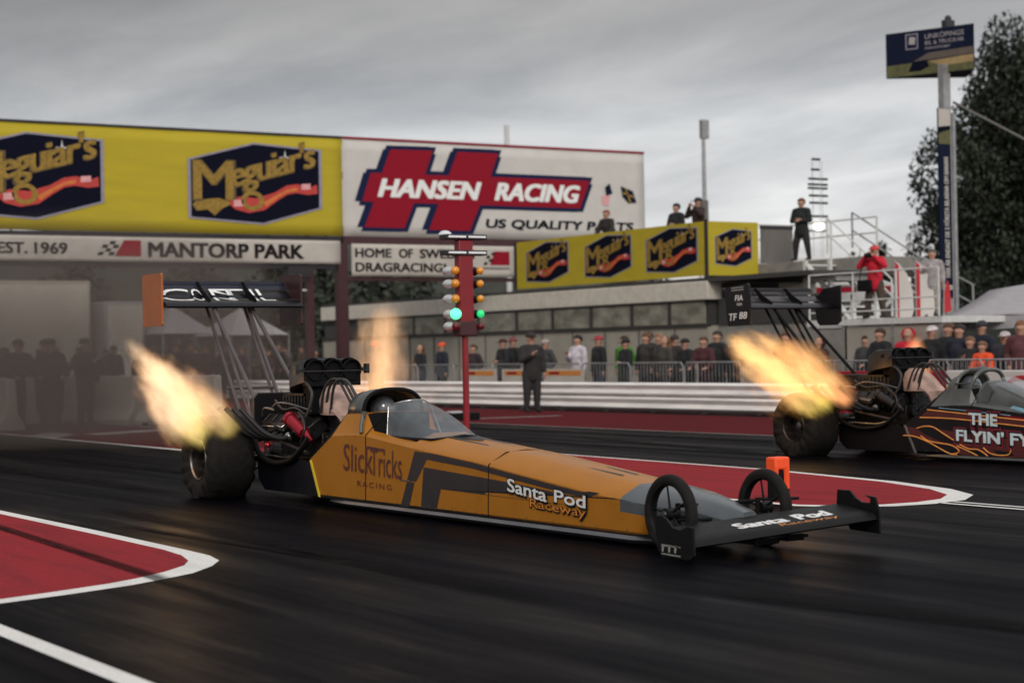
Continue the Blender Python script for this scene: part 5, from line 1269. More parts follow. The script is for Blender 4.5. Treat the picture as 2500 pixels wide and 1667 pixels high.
    # struts
    for (a, b_, r_) in (((-1.20, -.25, 2.05), (.26, -.28, .76), .024), ((-1.27, .25, 2.05), (.05, .25, 1.0), .024), ((-1.40, -.25, 2.07), (-.30, -.24, .60), .02), ((-1.49, .25, 2.08), (-.35, .24, .60), .02),
                     ((-1.22, -.22, 2.05), (-.20, -.22, .72), .02), ((-1.3, .22, 2.05), (-.25, .22, .72), .02)):
        P(MB().cyl(a, b_, r_, n=10), 'wing_strut', 'chassis_tube' if not far else 'black_matt', smooth=60)
    P(MB().cyl((-.72, -.3, 1.14), (-.72, .3, 1.14), .016, n=8).cyl((-.40, -.2, 1.10), (-.30, -.2, .62), .014, n=8).cyl((-.40, .2, 1.10), (-.30, .2, .62), .014, n=8), 'strut_brace', 'chassis_tube' if not far else 'black_matt')
mk('endplate_shade', (.035, .008, .010), .5); mk('letter_dim', (0.30, 0.29, 0.27), 0.5); mk('navy_wing', (0.022, 0.026, 0.05), 0.4)
near_car = thing('dragster', 'orange and grey dragster launching in the near lane with a wing at each end', 'race car', (0, 0, 0), 0, 'top fuel dragsters leaving the line')
dragster(near_car)
far_car = thing('dragster', 'black dragster with flame paintwork and pale blue lettering in the far lane', 'race car', (-1.153, 9.118, 0), 0, 'top fuel dragsters leaving the line')
dragster(far_car, True)
# ------------------------------------------------------------------ people
def skin_mesh(chains, vox=.016, root=0):
    """chains of (x,y,z,r): tapered limbs and joint spheres fused by a voxel remesh into one continuous surface"""
    mb = MB(); seen = set()
    for ch in chains:
        for i, (x, y, z, r) in enumerate(ch):
            k = (round(x, 3), round(y, 3), round(z, 3), round(r, 3))
            if k not in seen: seen.add(k); mb.sphere((x, y, z), r, 12)
        for (p, q) in zip(ch, ch[1:]):
            if Vector(p[:3]) != Vector(q[:3]): mb.tube([p[:3], q[:3]], [p[3], q[3]], 12)
    me = bpy.data.meshes.new('s'); me.from_pydata(mb.v, [], mb.f); ob = bpy.data.objects.new('s', me); COL.objects.link(ob)
    rm = ob.modifiers.new('r', 'REMESH'); rm.mode = 'VOXEL'; rm.voxel_size = vox; rm.use_smooth_shade = True
    sm_ = ob.modifiers.new('s', 'SMOOTH'); sm_.iterations = 3 if vox > .014 else 1; sm_.factor = .5
    dg = bpy.context.evaluated_depsgraph_get(); dg.update()
    out = bpy.data.meshes.new_from_object(ob.evaluated_get(dg))
    bpy.data.objects.remove(ob); bpy.data.meshes.remove(me)
    out.polygons.foreach_set('use_smooth', [True] * len(out.polygons))
    return out
def mirror(p): return (p[0], -p[1], p[2], p[3])
POSES = {
 # elbow, wrist, hand direction for right(-y) arm; second set for left arm (given as +y)
 'down':   (((.00, .235, 1.15), (.05, .25, .90), (.02, 0, -1)), ((.00, .235, 1.15), (.05, .25, .90), (.02, 0, -1))),
 'folded': (((.03, .24, 1.14), (.22, .04, 1.17), (0.1, -1, .05)), ((.03, .24, 1.14), (.23, .06, 1.12), (.1, -1, .1))),
 'pocket': (((-.06, .26, 1.16), (.08, .19, .96), (.2, -.3, -1)), ((-.06, .26, 1.16), (.08, .19, .96), (.2, -.3, -1))),
 'camera': (((.14, .30, 1.27), (.20, .10, 1.54), (.3, -.5, .6)), ((.14, .30, 1.27), (.20, .08, 1.52), (.3, -.5, .6))),
 'phone':  (((.08, .22, 1.16), (.27, .08, 1.28), (.4, -.4, .6)), ((.0, .235, 1.15), (.05, .25, .90), (.02, 0, -1))),
 'lean':   (((.18, .25, 1.12), (.36, .20, 1.02), (1, -.2, -.2)), ((.18, .25, 1.12), (.36, .20, 1.02), (1, -.2, -.2))),
}
def build_pose(pose, legs='stand', female=False):
    armR, armL = POSES[pose]
    fwd = .12 if pose == 'lean' else 0.0
    sw = .165 if not female else .15
    def body_arm(arm, s):
        e, w, d = arm; d = Vector((d[0], d[1] * s, d[2])).normalized()
        e = (e[0], e[1] * s, e[2]); w = (w[0], w[1] * s, w[2])
        sh = (fwd * .8, sw * s, 1.425)
        chains = [[(fwd * .8, 0, 1.40, .085), (sh[0], sh[1] * .6, 1.425, .065), (*sh, .056), (*e, .040), (*w, .026)]]
        palm = Vector(w) + d * .05
        chains.append([(*w, .026), (*palm, .034)])
        side = d.cross(Vector((0.3, 0, 1))).normalized()
        if side.length < .5: side = Vector((0, 1, 0))
        bend = d.cross(side)
        for i, (o_, ln) in enumerate(((-.030, .062), (-.010, .072), (.010, .068), (.029, .055))):
            b_ = palm + side * o_ + d * .035
            m_ = b_ + d * ln * .55 + bend * .006
            t_ = b_ + d * ln + bend * .024
            chains.append([(*palm, .034), (*b_, .010), (*m_, .009), (*t_, .008)])
        th = palm - d * .02 - side * .04; th2 = palm + d * .02 - side * .058 + bend * .015
        chains.append([(*palm, .034), (*th, .011), (*th2, .009)])
        return chains
    def legs_of(s):
        if legs == 'walk': k, a, tz = ((.16 * s, .10 * s, .50), (.10 * s - .02, .10 * s, .09), .03)
        elif legs == 'sit': k, a, tz = ((.42, .10 * s, .95), (.48, .10 * s, .52), .47)
        elif legs == 'crouch': k, a, tz = ((.30, .14 * s, .50), (.05 + .1 * s, .13 * s, .09), .03)
        elif legs == 'wide': k, a, tz = ((.02, .15 * s, .49), (-.01, .19 * s, .08), .03)
        else: k, a, tz = ((.02, .10 * s, .49), (-.01, .11 * s, .08), .03)
        return k, a, tz
    drop = {'crouch': -.40}.get(legs, 0)
    hip = .93 + drop
    def mv(ch): return [(x, y, z + (drop if z > .9 else 0), r) for x, y, z, r in ch]
    body = [[(fwd * .0, 0, .95, .10), (fwd * .3, 0, 1.10, .10), (fwd * .6, 0, 1.27, .115), (fwd * .8, 0, 1.40, .085), (fwd, 0, 1.485, .055), (fwd + .015, 0, 1.56, .062), (fwd + .01, 0, 1.64, .088), (fwd, 0, 1.70, .080)],
            [(fwd + .01, 0, 1.64, .088), (fwd + .105, 0, 1.635, .015)],
            [(fwd + .01, 0, 1.64, .088), (fwd + .0, .085, 1.635, .018)], [(fwd + .01, 0, 1.64, .088), (fwd, -.085, 1.635, .018)]]
    for s, arm in ((-1, armR), (1, armL)): body += body_arm(arm, s)
    body = [mv(c) for c in body]
    for s in (-1, 1):
        k, a, tz = legs_of(s)
        body.append([(0, 0, .95 + drop, .10), (0, .085 * s, .88 + drop, .075), (*k, .052), (*a, .036), (a[0] + .02, a[1], tz + .01, .03), (a[0] + .15, a[1] + .01 * s, tz, .028)])
    out = {'body': skin_mesh(body, .0125)}
    jk = [[(0, 0, .80, .165), (0, 0, .93, .172), (fwd * .3, 0, 1.10, .160), (fwd * .6, 0, 1.27, .175), (fwd * .8, 0, 1.40, .125), (fwd * .95, 0, 1.475, .075)]]
    for s, arm in ((-1, armR), (1, armL)):
        e, w, d = arm; e = (e[0], e[1] * s, e[2]); w = (w[0], w[1] * s, w[2]); we = tuple(e[i] + (w[i] - e[i]) * .93 for i in range(3))
        jk.append([(fwd * .8, 0, 1.40, .125), (fwd * .8, sw * s * .6, 1.425, .10), (fwd * .8, sw * s, 1.42, .088), (*e, .070), (*we, .050)])
    out['jacket'] = skin_mesh([mv(c) for c in jk], .022)
    tr = []
    for s in (-1, 1):
        k, a, tz = legs_of(s)
        tr.append([(0, 0, 1.04 + drop, .12), (0, 0, .96 + drop, .142), (0, .085 * s, .87 + drop, .112), (*k, .086), (a[0], a[1], a[2] + .01, .058)])
    out['trousers'] = skin_mesh(tr, .022)
    sh = []
    for s in (-1, 1):
        k, a, tz = legs_of(s); sh.append(skin_mesh([[(a[0] - .03, a[1], tz + .035, .045), (a[0] + .06, a[1], tz + .02, .042), (a[0] + .18, a[1] + .01 * s, tz + .012, .034)]]))
    out['shoe'] = sh
    hz = 1.665 + drop
    mb = MB(); mb.sphere((fwd - .014, 0, hz + .018), .112, 14, sx=1.03, sy=.95, sz=1.0)
    mb.v = [(x - (.05 if (z < hz - .005 and x > fwd - .01) else 0) - (.025 if x > fwd + .06 and z < hz + .04 else 0), y, z) for x, y, z in mb.v]
    out['hair'] = mb
    mb = MB(); mb.sphere((fwd - .005, 0, hz + .035), .112, 14, sx=1.02, sy=.94, sz=.85)
    mb.v = [(x, y, max(z, hz + .012)) for x, y, z in mb.v]; mb.box(fwd + .07, fwd + .18, -.07, .07, hz + .012, hz + .026); out['cap'] = mb
    mb = MB(); mb.sphere((fwd - .03, 0, hz - .01), .118, 14, sx=.95, sy=1.0, sz=1.1); mb.v = [(x - (.08 if x > fwd else 0), y, z) for x, y, z in mb.v]
    mb.tube([(fwd - .06, 0, hz - .05), (fwd - .09, 0, hz - .2), (fwd - .10, 0, hz - .32)], [.09, .10, .05], 10); out['long_hair'] = mb
    mb = MB(); mb.sphere((fwd - .03, 0, hz - .01), .135, 14, sx=.95, sy=1.0, sz=1.1); mb.v = [(x - (.07 if x > fwd + .02 else 0), y, z) for x, y, z in mb.v]; out['hood'] = mb
    return out
_cache = {}
def mesh_from(mb, smooth=True):
    me = bpy.data.meshes.new('m'); me.from_pydata(mb.v, [], mb.f)
    me.polygons.foreach_set('use_smooth', [True] * len(me.polygons)); return me
CLOTH = {}
def cloth(c):
    if c not in CLOTH: MT['cloth_' + str(len(CLOTH))] = mat('cloth_' + str(len(CLOTH)), c, .85, var=.3, scale=9, bump=.5); CLOTH[c] = 'cloth_' + str(len(CLOTH))
    return MT[CLOTH[c]]
BLACK = (.012, .012, .014); NAVY = (.012, .014, .028); GREYD = (.045, .045, .045); JEANS = (.03, .04, .07); BROWN = (.06, .04, .03); MAROON = (.06, .015, .02)
def person(x, y, z, rz, label, pose='down', top=BLACK, bottom=BLACK, head='hair', headcol=(.03, .02, .015), sc=1.0, legs='stand', shorts=False, group=None, female=False):
    key = (pose, legs, female)
    if key not in _cache:
        d = build_pose(pose, legs, female)
        for k in ('hair', 'cap', 'long_hair', 'hood'): d[k] = mesh_from(d[k])
        _cache[key] = d
    d = _cache[key]
    def ob(name, me, m, par=None):
        o = bpy.data.objects.new(name, me); COL.objects.link(o)
        if not me.materials: me.materials.append(None)
        o.material_slots[0].link = 'OBJECT'; o.material_slots[0].material = m
        if par: o.parent = par
        return o
    b_ = ob('person', d['body'], MT['skin']); b_.location = (x, y, z); b_.rotation_euler = (0, 0, rz); b_.scale = (sc * 1.06, sc * 1.16, sc)
    tag(b_, label, 'person', group)
    ob('jacket', d['jacket'], cloth(top), b_)
    ob('trousers', d['trousers'], cloth(bottom), b_)
    for s in d['shoe']: ob('shoe', s, cloth(BLACK), b_)
    nm = head
    ob(nm, d[head], cloth(headcol), b_)
    return b_
TO = -1.35   # people by the fence face the track (roughly -Y)
G1 = 'spectators standing behind the steel barriers'
crowd = [
 (-33.36, 'long-haired spectator in black with folded arms, left of the orange cap', 'folded', BLACK, NAVY, 'long_hair', (.12, .06, .03), 1.02, True),
 (-31.96, 'spectator in black wearing a bright orange cap', 'down', NAVY, BLACK, 'cap', (.75, .10, .03), 1.05, False),
 (-30.05, 'spectator in dark clothes half hidden by the starting light pole', 'pocket', (.03, .018, .02), GREYD, 'hair', (.08, .04, .02), 1.0, False),
 (-28.34, 'spectator in black with a dark cap and folded arms, left of the official', 'folded', BLACK, GREYD, 'cap', (.06, .02, .02), 1.08, False),
 (-26.05, 'spectator with a pale cap right behind the official', 'pocket', GREYD, GREYD, 'cap', (.35, .32, .28), 1.05, False),
 (-24.39, 'spectator in a bright white shirt with dark hair', 'phone', (.55, .50, .55), GREYD, 'hair', (.02, .015, .015), 1.1, False),
 (-23.37, 'spectator in black wearing a red cap, right of the white shirt', 'down', BLACK, JEANS, 'cap', (.35, .04, .05), 1.08, False),
 (-22.67, 'spectator in a vivid green jacket', 'pocket', (.07, .24, .03), GREYD, 'hair', (.05, .03, .02), 1.07, False),
 (-22.11, 'spectator in black with clasped hands, in front of the green jacket', 'folded', BLACK, BLACK, 'cap', BLACK, 1.02, False),
 (-21.67, 'brown-haired spectator behind the clasped hands', 'down', (.03, .028, .025), BLACK, 'hair', (.12, .06, .03), 1.1, False),
 (-21.08, 'fair-haired spectator in a charcoal coat in the densest group', 'pocket', (.035, .03, .03), BLACK, 'hair', (.25, .15, .08), 1.09, False),
 (-20.36, 'spectator in a brown coat at the end of the densest group', 'down', (.045, .04, .035), GREYD, 'long_hair', (.16, .08, .04), 1.04, True),
 (-19.36, 'spectator in black leaning forward over the barrier', 'lean', BLACK, BLACK, 'cap', BLACK, 1.0, False),
 (-18.63, 'spectator in a dark red-brown jacket beside the leaning one', 'lean', MAROON, BLACK, 'hair', (.10, .05, .03), 1.02, False),
 (-17.51, 'spectator in black just behind the tip of the second flame', 'down', BLACK, BLACK, 'hair', (.14, .06, .02), 1.02, False),
 (-14.4, 'spectator in dark maroon seen between the second wing struts', 'down', (.04, .015, .018), BLACK, 'hood', (.08, .02, .02), .97, False),
]
crowd += [
 (-21.9, 'spectator in charcoal behind the densest group, taller than its neighbours', 'pocket', (.02, .018, .016), BLACK, 'hair', (.10, .05, .03), 1.12, False),
 (-20.75, 'spectator in brown-black between the fair hair and the brown coat', 'down', (.028, .022, .02), BLACK, 'cap', (.04, .03, .03), 1.06, False),
 (-18.95, 'spectator in black just behind the leaning pair', 'down', BLACK, BLACK, 'hair', (.04, .03, .02), 1.10, False),
 (-28.75, 'spectator in dark red cap behind the folded arms', 'down', BLACK, GREYD, 'cap', (.20, .05, .05), 1.10, False),
 (-16.3, 'spectator in black near the rear wing of the second dragster', 'pocket', BLACK, BLACK, 'hair', (.08, .05, .03), 1.05, False),
]
for i, (x, lab, pose, top, bot, hd, hc, sc, fem) in enumerate(crowd):
    y = 20.25 + (0.35 if i in (9, 10, 7) else .6 if i > 15 else 0)
    person(x, y, 0, TO + random.uniform(-.35, .25), lab, pose, top, bot, hd, hc, sc, female=fem, group=G1)
G2 = 'spectators behind the barrier in front of the tent'
crowd2 = [
 (-12.3, 20.3, 'spectator in a black coat left of the red hooded one', 'lean', BLACK, BLACK, 'hair', (.06, .03, .02), 1.06),
 (-11.55, 20.3, 'spectator in a bright red hooded jacket', 'folded', (.50, .010, .03), BLACK, 'hood', (.50, .010, .03), 1.05),
 (-11.15, 21.2, 'bare-headed spectator standing behind the white cap', 'down', (.03, .02, .02), BLACK, 'hair', (.25, .10, .06), 1.18),
 (-10.82, 20.3, 'spectator in black wearing a white cap', 'down', BLACK, BLACK, 'cap', (.6, .55, .55), 1.07),
 (-10.43, 20.4, 'tall spectator in black right of the white cap', 'pocket', BLACK, BLACK, 'hair', (.10, .05, .03), 1.10),
 (-10.02, 20.3, 'broad spectator in black beside the orange vest', 'pocket', NAVY, BLACK, 'hair', (.03, .02, .02), 1.08),
 (-9.62, 20.2, 'short spectator in a dark coat facing the orange vest', 'phone', BLACK, BLACK, 'hair', (.18, .09, .05), .93),
 (-9.28, 20.3, 'marshal in a bright orange vest bending forward', 'lean', (.85, .09, .02), GREYD, 'hair', (.20, .10, .05), .87),
 (-8.93, 20.5, 'spectator with a white cap and a dark shiny jacket', 'down', (.03, .03, .04), GREYD, 'cap', (.5, .45, .45), .98),
 (-8.3, 20.3, 'spectator in a maroon patterned top at the right edge', 'pocket', (.10, .03, .035), MAROON, 'hair', (.22, .10, .05), 1.1),
 (-13.2, 20.6, 'spectator in grey standing against the pale cabin wall', 'down', GREYD, GREYD, 'hair', (.05, .03, .02), .98),
]
crowd2 += [
 (-11.9, 21.1, 'spectator in black in the second row behind the red hood', 'pocket', BLACK, BLACK, 'hair', (.05, .03, .02), 1.12),
 (-10.25, 21.2, 'spectator in navy peering between the two broad black figures', 'down', NAVY, BLACK, 'cap', (.03, .03, .04), 1.12),
 (-9.35, 21.4, 'spectator in black in the second row above the orange vest', 'down', BLACK, BLACK, 'hair', (.04, .03, .02), 1.08),
 (-8.65, 21.3, 'spectator in dark grey in the second row near the right edge', 'pocket', (.02, .02, .02), BLACK, 'cap', BLACK, 1.12),
 (-12.75, 21.0, 'spectator in black in the second row near the cabin wall', 'down', BLACK, BLACK, 'cap', BLACK, 1.05),
]
for (x, y, lab, pose, top, bot, hd, hc, sc) in crowd2: person(x, y, 0, TO + random.uniform(-.2, .3), lab, pose, top, bot, hd, hc, sc, group=G2)
# officials and people on roofs
person(-20.9, 16.5, 0, -.2, 'tall official in dark overalls standing on the red verge', 'phone', (.022, .020, .020), (.022, .020, .022), 'cap', (.03, .02, .02), 1.12)
person(-23.5, 13.5, 0, -1.2, 'marshal in tan clothes and an orange cap seen through the near flame haze', 'pocket', (.26, .17, .11), (.10, .07, .05), 'cap', (.9, .12, .03), 1.04)
person(-22.19, 26.5, 3.96, -1.2, 'black-clad person standing by the terrace railing in shorts', 'folded', (.008, .012, .012), (.02, .015, .015), 'hair', (.16, .06, .04), 1.0, 'wide')
GR = 'people on the roof terrace'
person(-30.03, 25.3, 4.18, -1.3, 'person in black leaning on the yellow banner in front of the billboard', 'lean', (.02, .018, .016), BLACK, 'hair', (.25, .09, .05), 1.0, group=GR)
person(-26.35, 25.2, 4.05, -1.4, 'dark-haired person in black above the third emblem', 'folded', BLACK, BLACK, 'hair', (.02, .02, .02), 1.03, group=GR)
person(-25.28, 25.2, 4.10, -1.6, 'person in dark clothes and cap next to the floodlight mast', 'camera', (.03, .015, .015), BLACK, 'cap', (.03, .03, .03), 1.05, group=GR)
person(-12.93, 20.65, 2.12, -1.25, 'photographer in a bright red jacket on the white platform', 'camera', (.50, .008, .025), BROWN, 'cap', (.55, .06, .06), .92, 'wide')
person(-12.2, 21.7, 2.12, -1.0, 'grey-haired person in pale clothes behind the red-jacketed photographer', 'phone', (.30, .28, .28), (.30, .28, .26), 'hair', (.10, .09, .08), .86)
t = thing('camera', 'black camera held up by the photographer in the red jacket', 'camera', (-12.88, 20.42, 3.53), -1.25 + 0)
MB().box(-.04, .04, -.08, .08, -.05, .05).build('camera_body', 'black_matt', t, bevel=.01); MB().cyl((.04, 0, 0), (.16, 0, 0), .035, n=12).build('lens', 'black_gloss', t)
t = thing('shoulder_bag', 'black bag hanging at the waist of the red-jacketed photographer', 'bag', (-13.0, 20.45, 2.85), -1.25); MB().box(-.08, .08, -.20, .14, -.12, .14).build('bag_body', 'black_matt', t, bevel=.03); MB().tube([(0, -.18, .12), (.02, -.1, .42), (0, .02, .62)], .012, 6).build('strap', 'black_matt', t)
# people beyond the gantry and the start crew in the smoke
far_row = [(-45.6, 21.0, BLACK, 1.15, 'dark figure standing just left of the red gantry post'), (-47.3, 21.2, (.03, .01, .015), 1.05, 'figure in dark maroon left of the gantry post figure'), (-49.2, 20.8, NAVY, 1.02, 'figure in navy seen between the rear wing struts'),
 (-50.4, 21.0, (.55, .08, .03), .86, 'short figure in an orange top seen behind the wing strut'), (-51.6, 21.1, BLACK, 1.05, 'figure in black left of the orange top'), (-53.0, 20.7, GREYD, 1.08, 'figure in grey standing in front of the white peaked tents'),
 (-54.4, 21.0, BROWN, 1.04, 'figure in brown in front of the low trailer'), (-55.8, 20.6, BLACK, 1.06, 'figure in black above the tip of the long flame'), (-57.2, 21.2, MAROON, 1.05, 'figure in maroon at the far end of the distant row')]
for i, (x, y, c, sc, lab) in enumerate(far_row): person(x, y, 0, TO + random.uniform(-.4, .4), lab, ('pocket', 'down', 'folded')[i % 3], c, BLACK, 'hair', (.05, .03, .02), sc, group='distant spectators under the gantry')
for i in range(16):
    x = -46 - i * .95 + random.uniform(-.3, .3); person(x, 22.3 + random.uniform(-.3, .5), 0, TO + random.uniform(-.6, .6), 'dark-clothed spectator in the blurred back row beyond the gantry', ('pocket', 'down', 'folded')[i % 3], random.choice([BLACK, NAVY, GREYD, BROWN, MAROON]), BLACK, random.choice(['hair', 'cap', 'hood']), random.choice([(.03, .02, .015), (.1, .06, .03), (.2, .12, .1)]), random.uniform(.95, 1.12), group='blurred back row of spectators beyond the gantry')
for i in range(30):
    y = 6.4 + i * .38 + random.uniform(-.2, .2); person(-43 + random.uniform(-1.2, 1.2), y, 0, -.3 + random.uniform(-.5, .5), 'dark-clothed onlooker in the hazy row in front of the beige trailer', ('pocket', 'down', 'folded')[i % 3], random.choice([BLACK, NAVY, BROWN, MAROON, GREYD]), BLACK, random.choice(['hair', 'cap']), random.choice([(.03, .02, .015), (.1, .06, .03)]), random.uniform(.98, 1.15), group='hazy row of onlookers in front of the beige trailer')
for (x, y, rz, legs, pose, lab) in ((-23.4, 4.25, .2, 'stand', 'lean', 'crew member in black at the left edge in the smoke'), (-22.9, 4.9, -.3, 'walk', 'lean', 'crew member bending forward beside the first in the smoke'), (-22.6, 5.6, .5, 'stand', 'phone', 'crew member in dark clothes nearest the long flame in the smoke'), (-24.2, 5.2, 1.0, 'wide', 'camera', 'crew member with raised arms behind the others in the smoke')):
    person(x, y, 0, rz, lab, pose, (.02, .018, .02), (.02, .018, .02), 'cap', (.03, .02, .02), 1.12, legs, group='start crew standing in the smoke')
# drivers
def driver(x, y, label):
    p = person(x, y, 0, 0, label, 'lean', BLACK, BLACK, 'hood', BLACK, .60, 'sit')
    return p
for (cx, cy, lab) in ((0, 0, 'driver in a dark helmet inside the orange dragster'), (-1.153, 9.118, 'driver in a grey helmet inside the black dragster')):
    b_ = skin_mesh([[(2.30, 0, .30, .13), (2.26, 0, .55, .14), (2.30, 0, .74, .09), (2.33, 0, .82, .06), (2.36, 0, .90, .085), (2.36, 0, .98, .07)],
                    [(2.30, 0, .74, .09), (2.32, .13, .72, .06), (2.45, .18, .52, .045), (2.72, .10, .54, .035), (2.80, .06, .56, .03)],
                    [(2.30, 0, .74, .09), (2.32, -.13, .72, .06), (2.45, -.18, .52, .045), (2.72, -.10, .54, .035), (2.80, -.06, .56, .03)],
                    [(2.30, 0, .30, .13), (2.6, .08, .32, .08), (3.1, .08, .38, .06), (3.5, .08, .22, .045)], [(2.30, 0, .30, .13), (2.6, -.08, .32, .08), (3.1, -.08, .38, .06), (3.5, -.08, .22, .045)]])
    b_.materials.append(cloth(BLACK)); o = bpy.data.objects.new('person', b_); COL.objects.link(o); o.location = (cx, cy, 0); tag(o, lab, 'person')
    MB().sphere((2.37, 0, .945), .135, 18, sx=1.1, sz=1.05).build('helmet', 'helmet', o, smooth=60)
    MB().prism([(-.10, .905), (.10, .905), (.11, .965), (-.11, .965)], lambda a, b2, d: (2.505 - abs(a) * .5 + d, a, b2), 0, .008).build('visor', 'black_gloss', o)
# ------------------------------------------------------------------ flames and smoke (real volumes)
def flame_mat(name, prof, core, edge, strength, dens, seed, ragged=.55, length=2.0, root_col=(1.0, .55, .08), fade=.5):
    m = bpy.data.materials.new(name); m.use_nodes = True; n = m.node_tree.nodes; l = m.node_tree.links
    n.clear(); out = n.new('ShaderNodeOutputMaterial')
    t = n.new('ShaderNodeTexCoord')
    mpn = n.new('ShaderNodeMapping'); mpn.inputs['Location'].default_value = (seed, seed * 1.7, 0); mpn.inputs['Scale'].default_value = (2.6, 2.6, 1.0)
    l.new(t.outputs['Object'], mpn.inputs[0])
    nz1 = n.new('ShaderNodeTexNoise'); nz1.inputs['Scale'].default_value = 1.6; nz1.inputs['Detail'].default_value = 4; nz1.inputs['Roughness'].default_value = .62; l.new(mpn.outputs[0], nz1.inputs['Vector'])
    s = n.new('ShaderNodeSeparateXYZ'); l.new(t.outputs['Object'], s.inputs[0])
    def mm(op, a, b=None, clamp=False):
        x = n.new('ShaderNodeMath'); x.operation = op; x.use_clamp = clamp
        for i, q in enumerate((a, b)):
            if q is None: continue
            if isinstance(q, (int, float)): x.inputs[i].default_value = q
            else: l.new(q, x.inputs[i])
        return x.outputs[0]
    tt = mm('DIVIDE', s.outputs[2], length)
    rad = mm('SQRT', mm('ADD', mm('MULTIPLY', s.outputs[0], s.outputs[0]), mm('MULTIPLY', s.outputs[1], s.outputs[1])))
    fc = n.new('ShaderNodeFloatCurve'); cv = fc.mapping.curves[0]
    cv.points[0].location = (0, prof[0][1]); cv.points[1].location = (1, prof[-1][1])
    for (a, b) in prof[1:-1]: cv.points.new(a, b)
    fc.mapping.update(); l.new(tt, fc.inputs['Value'])
    rr = mm('DIVIDE', rad, mm('MAXIMUM', fc.outputs[0], .01))
    f = mm('SUBTRACT', 1.0, rr)
    f = mm('ADD', f, mm('MULTIPLY', mm('SUBTRACT', nz1.outputs[0], .5), ragged * 2.9))
    ends = mm('MULTIPLY', mm('MULTIPLY', tt, 14.0, True), mm('MULTIPLY', mm('SUBTRACT', 1.0, tt), 5.0, True))
    inside = mm('MULTIPLY', mm('SUBTRACT', 1.75, rr), 3.0, True)
    f0 = mm('MULTIPLY', f, 1.0, True)
    d = mm('MULTIPLY', mm('MULTIPLY', mm('MULTIPLY', mm('POWER', f0, 1.7), ends), inside), dens)
    rp = n.new('ShaderNodeValToRGB'); e = rp.color_ramp.elements
    e[0].position = .0; e[0].color = edge + (1,); e[1].position = .75; e[1].color = core + (1,)
    k = e.new(.34); k.color = tuple(edge[i] * .35 + core[i] * .65 for i in range(3)) + (1,)
    l.new(f0, rp.inputs[0])
    # the flame burns yellow-green near its root
    mx = n.new('ShaderNodeMix'); mx.data_type = 'RGBA'; mr = n.new('ShaderNodeMapRange'); l.new(tt, mr.inputs[0]); mr.inputs[1].default_value = .05; mr.inputs[2].default_value = .30; mr.inputs[3].default_value = .75; mr.inputs[4].default_value = 0
    l.new(mr.outputs[0], mx.inputs[0]); l.new(rp.outputs[0], mx.inputs[6]); mx.inputs[7].default_value = root_col + (1,)
    em = n.new('ShaderNodeEmission'); l.new(mx.outputs[2], em.inputs[0]); l.new(mm('MULTIPLY', d, strength), em.inputs[1])
    ab = n.new('ShaderNodeVolumeAbsorption'); ab.inputs[0].default_value = (.35, .25, .15, 1); l.new(mm('MULTIPLY', d, .9), ab.inputs[1])
    ad = n.new('ShaderNodeAddShader'); l.new(em.outputs[0], ad.inputs[0]); l.new(ab.outputs[0], ad.inputs[1]); l.new(ad.outputs[0], out.inputs['Volume'])
    m.cycles.volume_step_rate = .35; m.cycles.homogeneous_volume = False
    MT[name] = m
def flame(label, base, tip, prof, core, edge, strength, dens, seed, light=0, ragged=.55, root_col=(.60, .50, .07), group='header flames of the dragsters'):
    base = Vector(base); tip = Vector(tip); d = tip - base; L = d.length
    nm = 'flame_glow_%d' % seed
    flame_mat(nm, prof, core, edge, strength, dens, seed, ragged, L, root_col)
    rings = []
    for i in range(13):
        t = i / 12; r_ = interp(prof, t) * 1.75
        rings.append([(r_ * math.cos(2 * PI * j / 16), r_ * math.sin(2 * PI * j / 16), L * t) for j in range(16)])
    o = MB().loft(rings).build('flame', nm, smooth=0)
    o.location = base; o.rotation_mode = 'QUATERNION'; o.rotation_quaternion = d.to_track_quat('Z', 'Y')
    tag(o, label, 'flame', group)
    if light:
        ld = bpy.data.lights.new('flame_light', 'POINT'); ld.energy = light; ld.color = (1, .55, .22); ld.shadow_soft_size = .25; ld.specular_factor = 0.15
        lo = bpy.data.objects.new('flame_light', ld); COL.objects.link(lo); lo.parent = o; lo.location = (0, 0, L * .35)
    return o
CORE = (1.0, .68, .36); EDGE = (1.0, .30, .05)
flame('long pale flame streaming back over the rear tyre of the orange dragster', (.38, -.98, .62), (-1.00, -1.34, 1.70), [(0, .19), (.15, .27), (.35, .33), (.55, .27), (.78, .16), (1, .07)], (1.0, .72, .45), (1.0, .36, .08), 1.3, 7.0, 3, 16, .85)
flame('faint tall flame rising on the far side of the orange dragster cockpit', (.62, .88, .72), (.10, 1.22, 2.05), [(0, .42), (.2, .48), (.42, .34), (.7, .27), (1, .24)], (1.0, .60, .32), (1.0, .42, .16), 1.35, 3.2, 8, 14, 1.0, (1.0, .42, .13))
fx, fy = -1.153, 9.118
flame('broad yellow flame over the rear tyre of the black dragster', (fx + .72, fy - .90, .68), (fx - 1.0, fy - 1.30, 1.66), [(0, .22), (.15, .34), (.35, .46), (.55, .46), (.75, .28), (1, .14)], (1.0, .62, .25), EDGE, 1.3, 6.0, 14, 14, .95)
flame('orange glow of flame between the engine and cockpit of the black dragster', (fx + .62, fy + .70, .75), (fx + .05, fy + 1.30, 1.60), [(0, .24), (.3, .30), (.6, .24), (1, .12)], (1.0, .50, .24), (1.0, .28, .08), 1.3, 6.0, 23, 60, .3, (1.0, .42, .16))

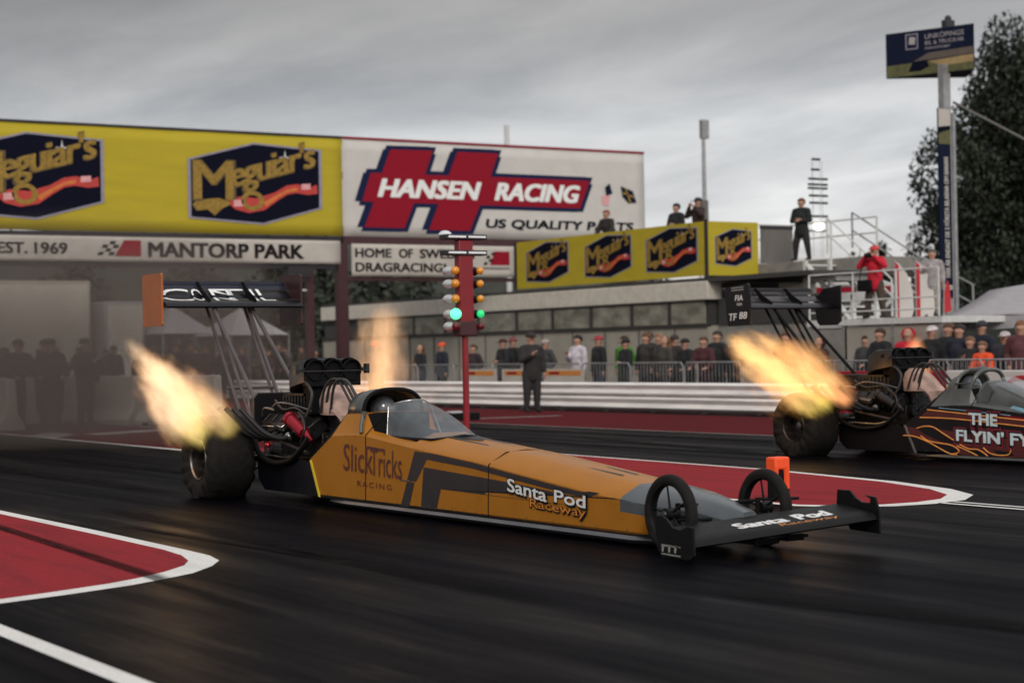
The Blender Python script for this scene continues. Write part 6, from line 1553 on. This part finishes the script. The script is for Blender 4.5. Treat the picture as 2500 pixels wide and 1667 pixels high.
flame('short orange flame lobe beside the engine of the orange dragster', (.62, -.82, .70), (-.30, -1.12, 1.28), [(0, .14), (.25, .22), (.5, .26), (.75, .20), (1, .10)], CORE, EDGE, 1.2, 5.0, 31, 0, .8, (.5, .42, .06))
flame('upper orange flame lobe beside the engine of the black dragster', (fx + 1.05, fy - .85, .72), (fx - .25, fy - 1.15, 1.62), [(0, .18), (.25, .26), (.5, .30), (.75, .26), (1, .12)], (1.0, .58, .24), EDGE, 1.2, 6.0, 37, 0, .8, (.85, .30, .12))

# drifting tyre smoke at the left: one closed volume
m = bpy.data.materials.new('smoke_volume'); m.use_nodes = True; n = m.node_tree.nodes; l = m.node_tree.links
n.clear(); out = n.new('ShaderNodeOutputMaterial'); t = n.new('ShaderNodeTexCoord')
q = n.new('ShaderNodeTexNoise'); q.inputs['Scale'].default_value = .28; q.inputs['Detail'].default_value = 3; l.new(t.outputs['Object'], q.inputs['Vector'])
r = n.new('ShaderNodeMapRange'); r.inputs[1].default_value = .36; r.inputs[2].default_value = .66; r.inputs[3].default_value = .0; r.inputs[4].default_value = .28; l.new(q.outputs[0], r.inputs[0])
s = n.new('ShaderNodeSeparateXYZ'); l.new(t.outputs['Generated'], s.inputs[0])
def sm(op, a, b=None, clamp=False):
    x = n.new('ShaderNodeMath'); x.operation = op; x.use_clamp = clamp
    for i, w in enumerate((a, b)):
        if w is None: continue
        if isinstance(w, (int, float)): x.inputs[i].default_value = w
        else: l.new(w, x.inputs[i])
    return x.outputs[0]
def bell(o, k): return sm('MULTIPLY', sm('MULTIPLY', o, sm('SUBTRACT', 1.0, o)), k, True)
fade = sm('MULTIPLY', sm('MULTIPLY', bell(s.outputs[0], 7.0), bell(s.outputs[1], 7.0)), sm('MULTIPLY', sm('SUBTRACT', 1.0, s.outputs[2]), 2.2, True))
pv = n.new('ShaderNodeVolumePrincipled'); pv.inputs['Color'].default_value = (.21, .175, .155, 1); l.new(sm('MULTIPLY', r.outputs[0], fade), pv.inputs['Density'])
l.new(pv.outputs[0], out.inputs['Volume']); m.cycles.volume_step_rate = .7; MT['smoke_volume'] = m
sm_o = MB().sphere((0, 0, 0), 1, 20, sx=8.5, sy=4.5, sz=2.9).build('tyre_smoke', 'smoke_volume', loc=(-17.5, 3.0, 1.6)); tag(sm_o, 'thin brown-grey smoke drifting over the start crew at the left', 'smoke', kind='stuff')
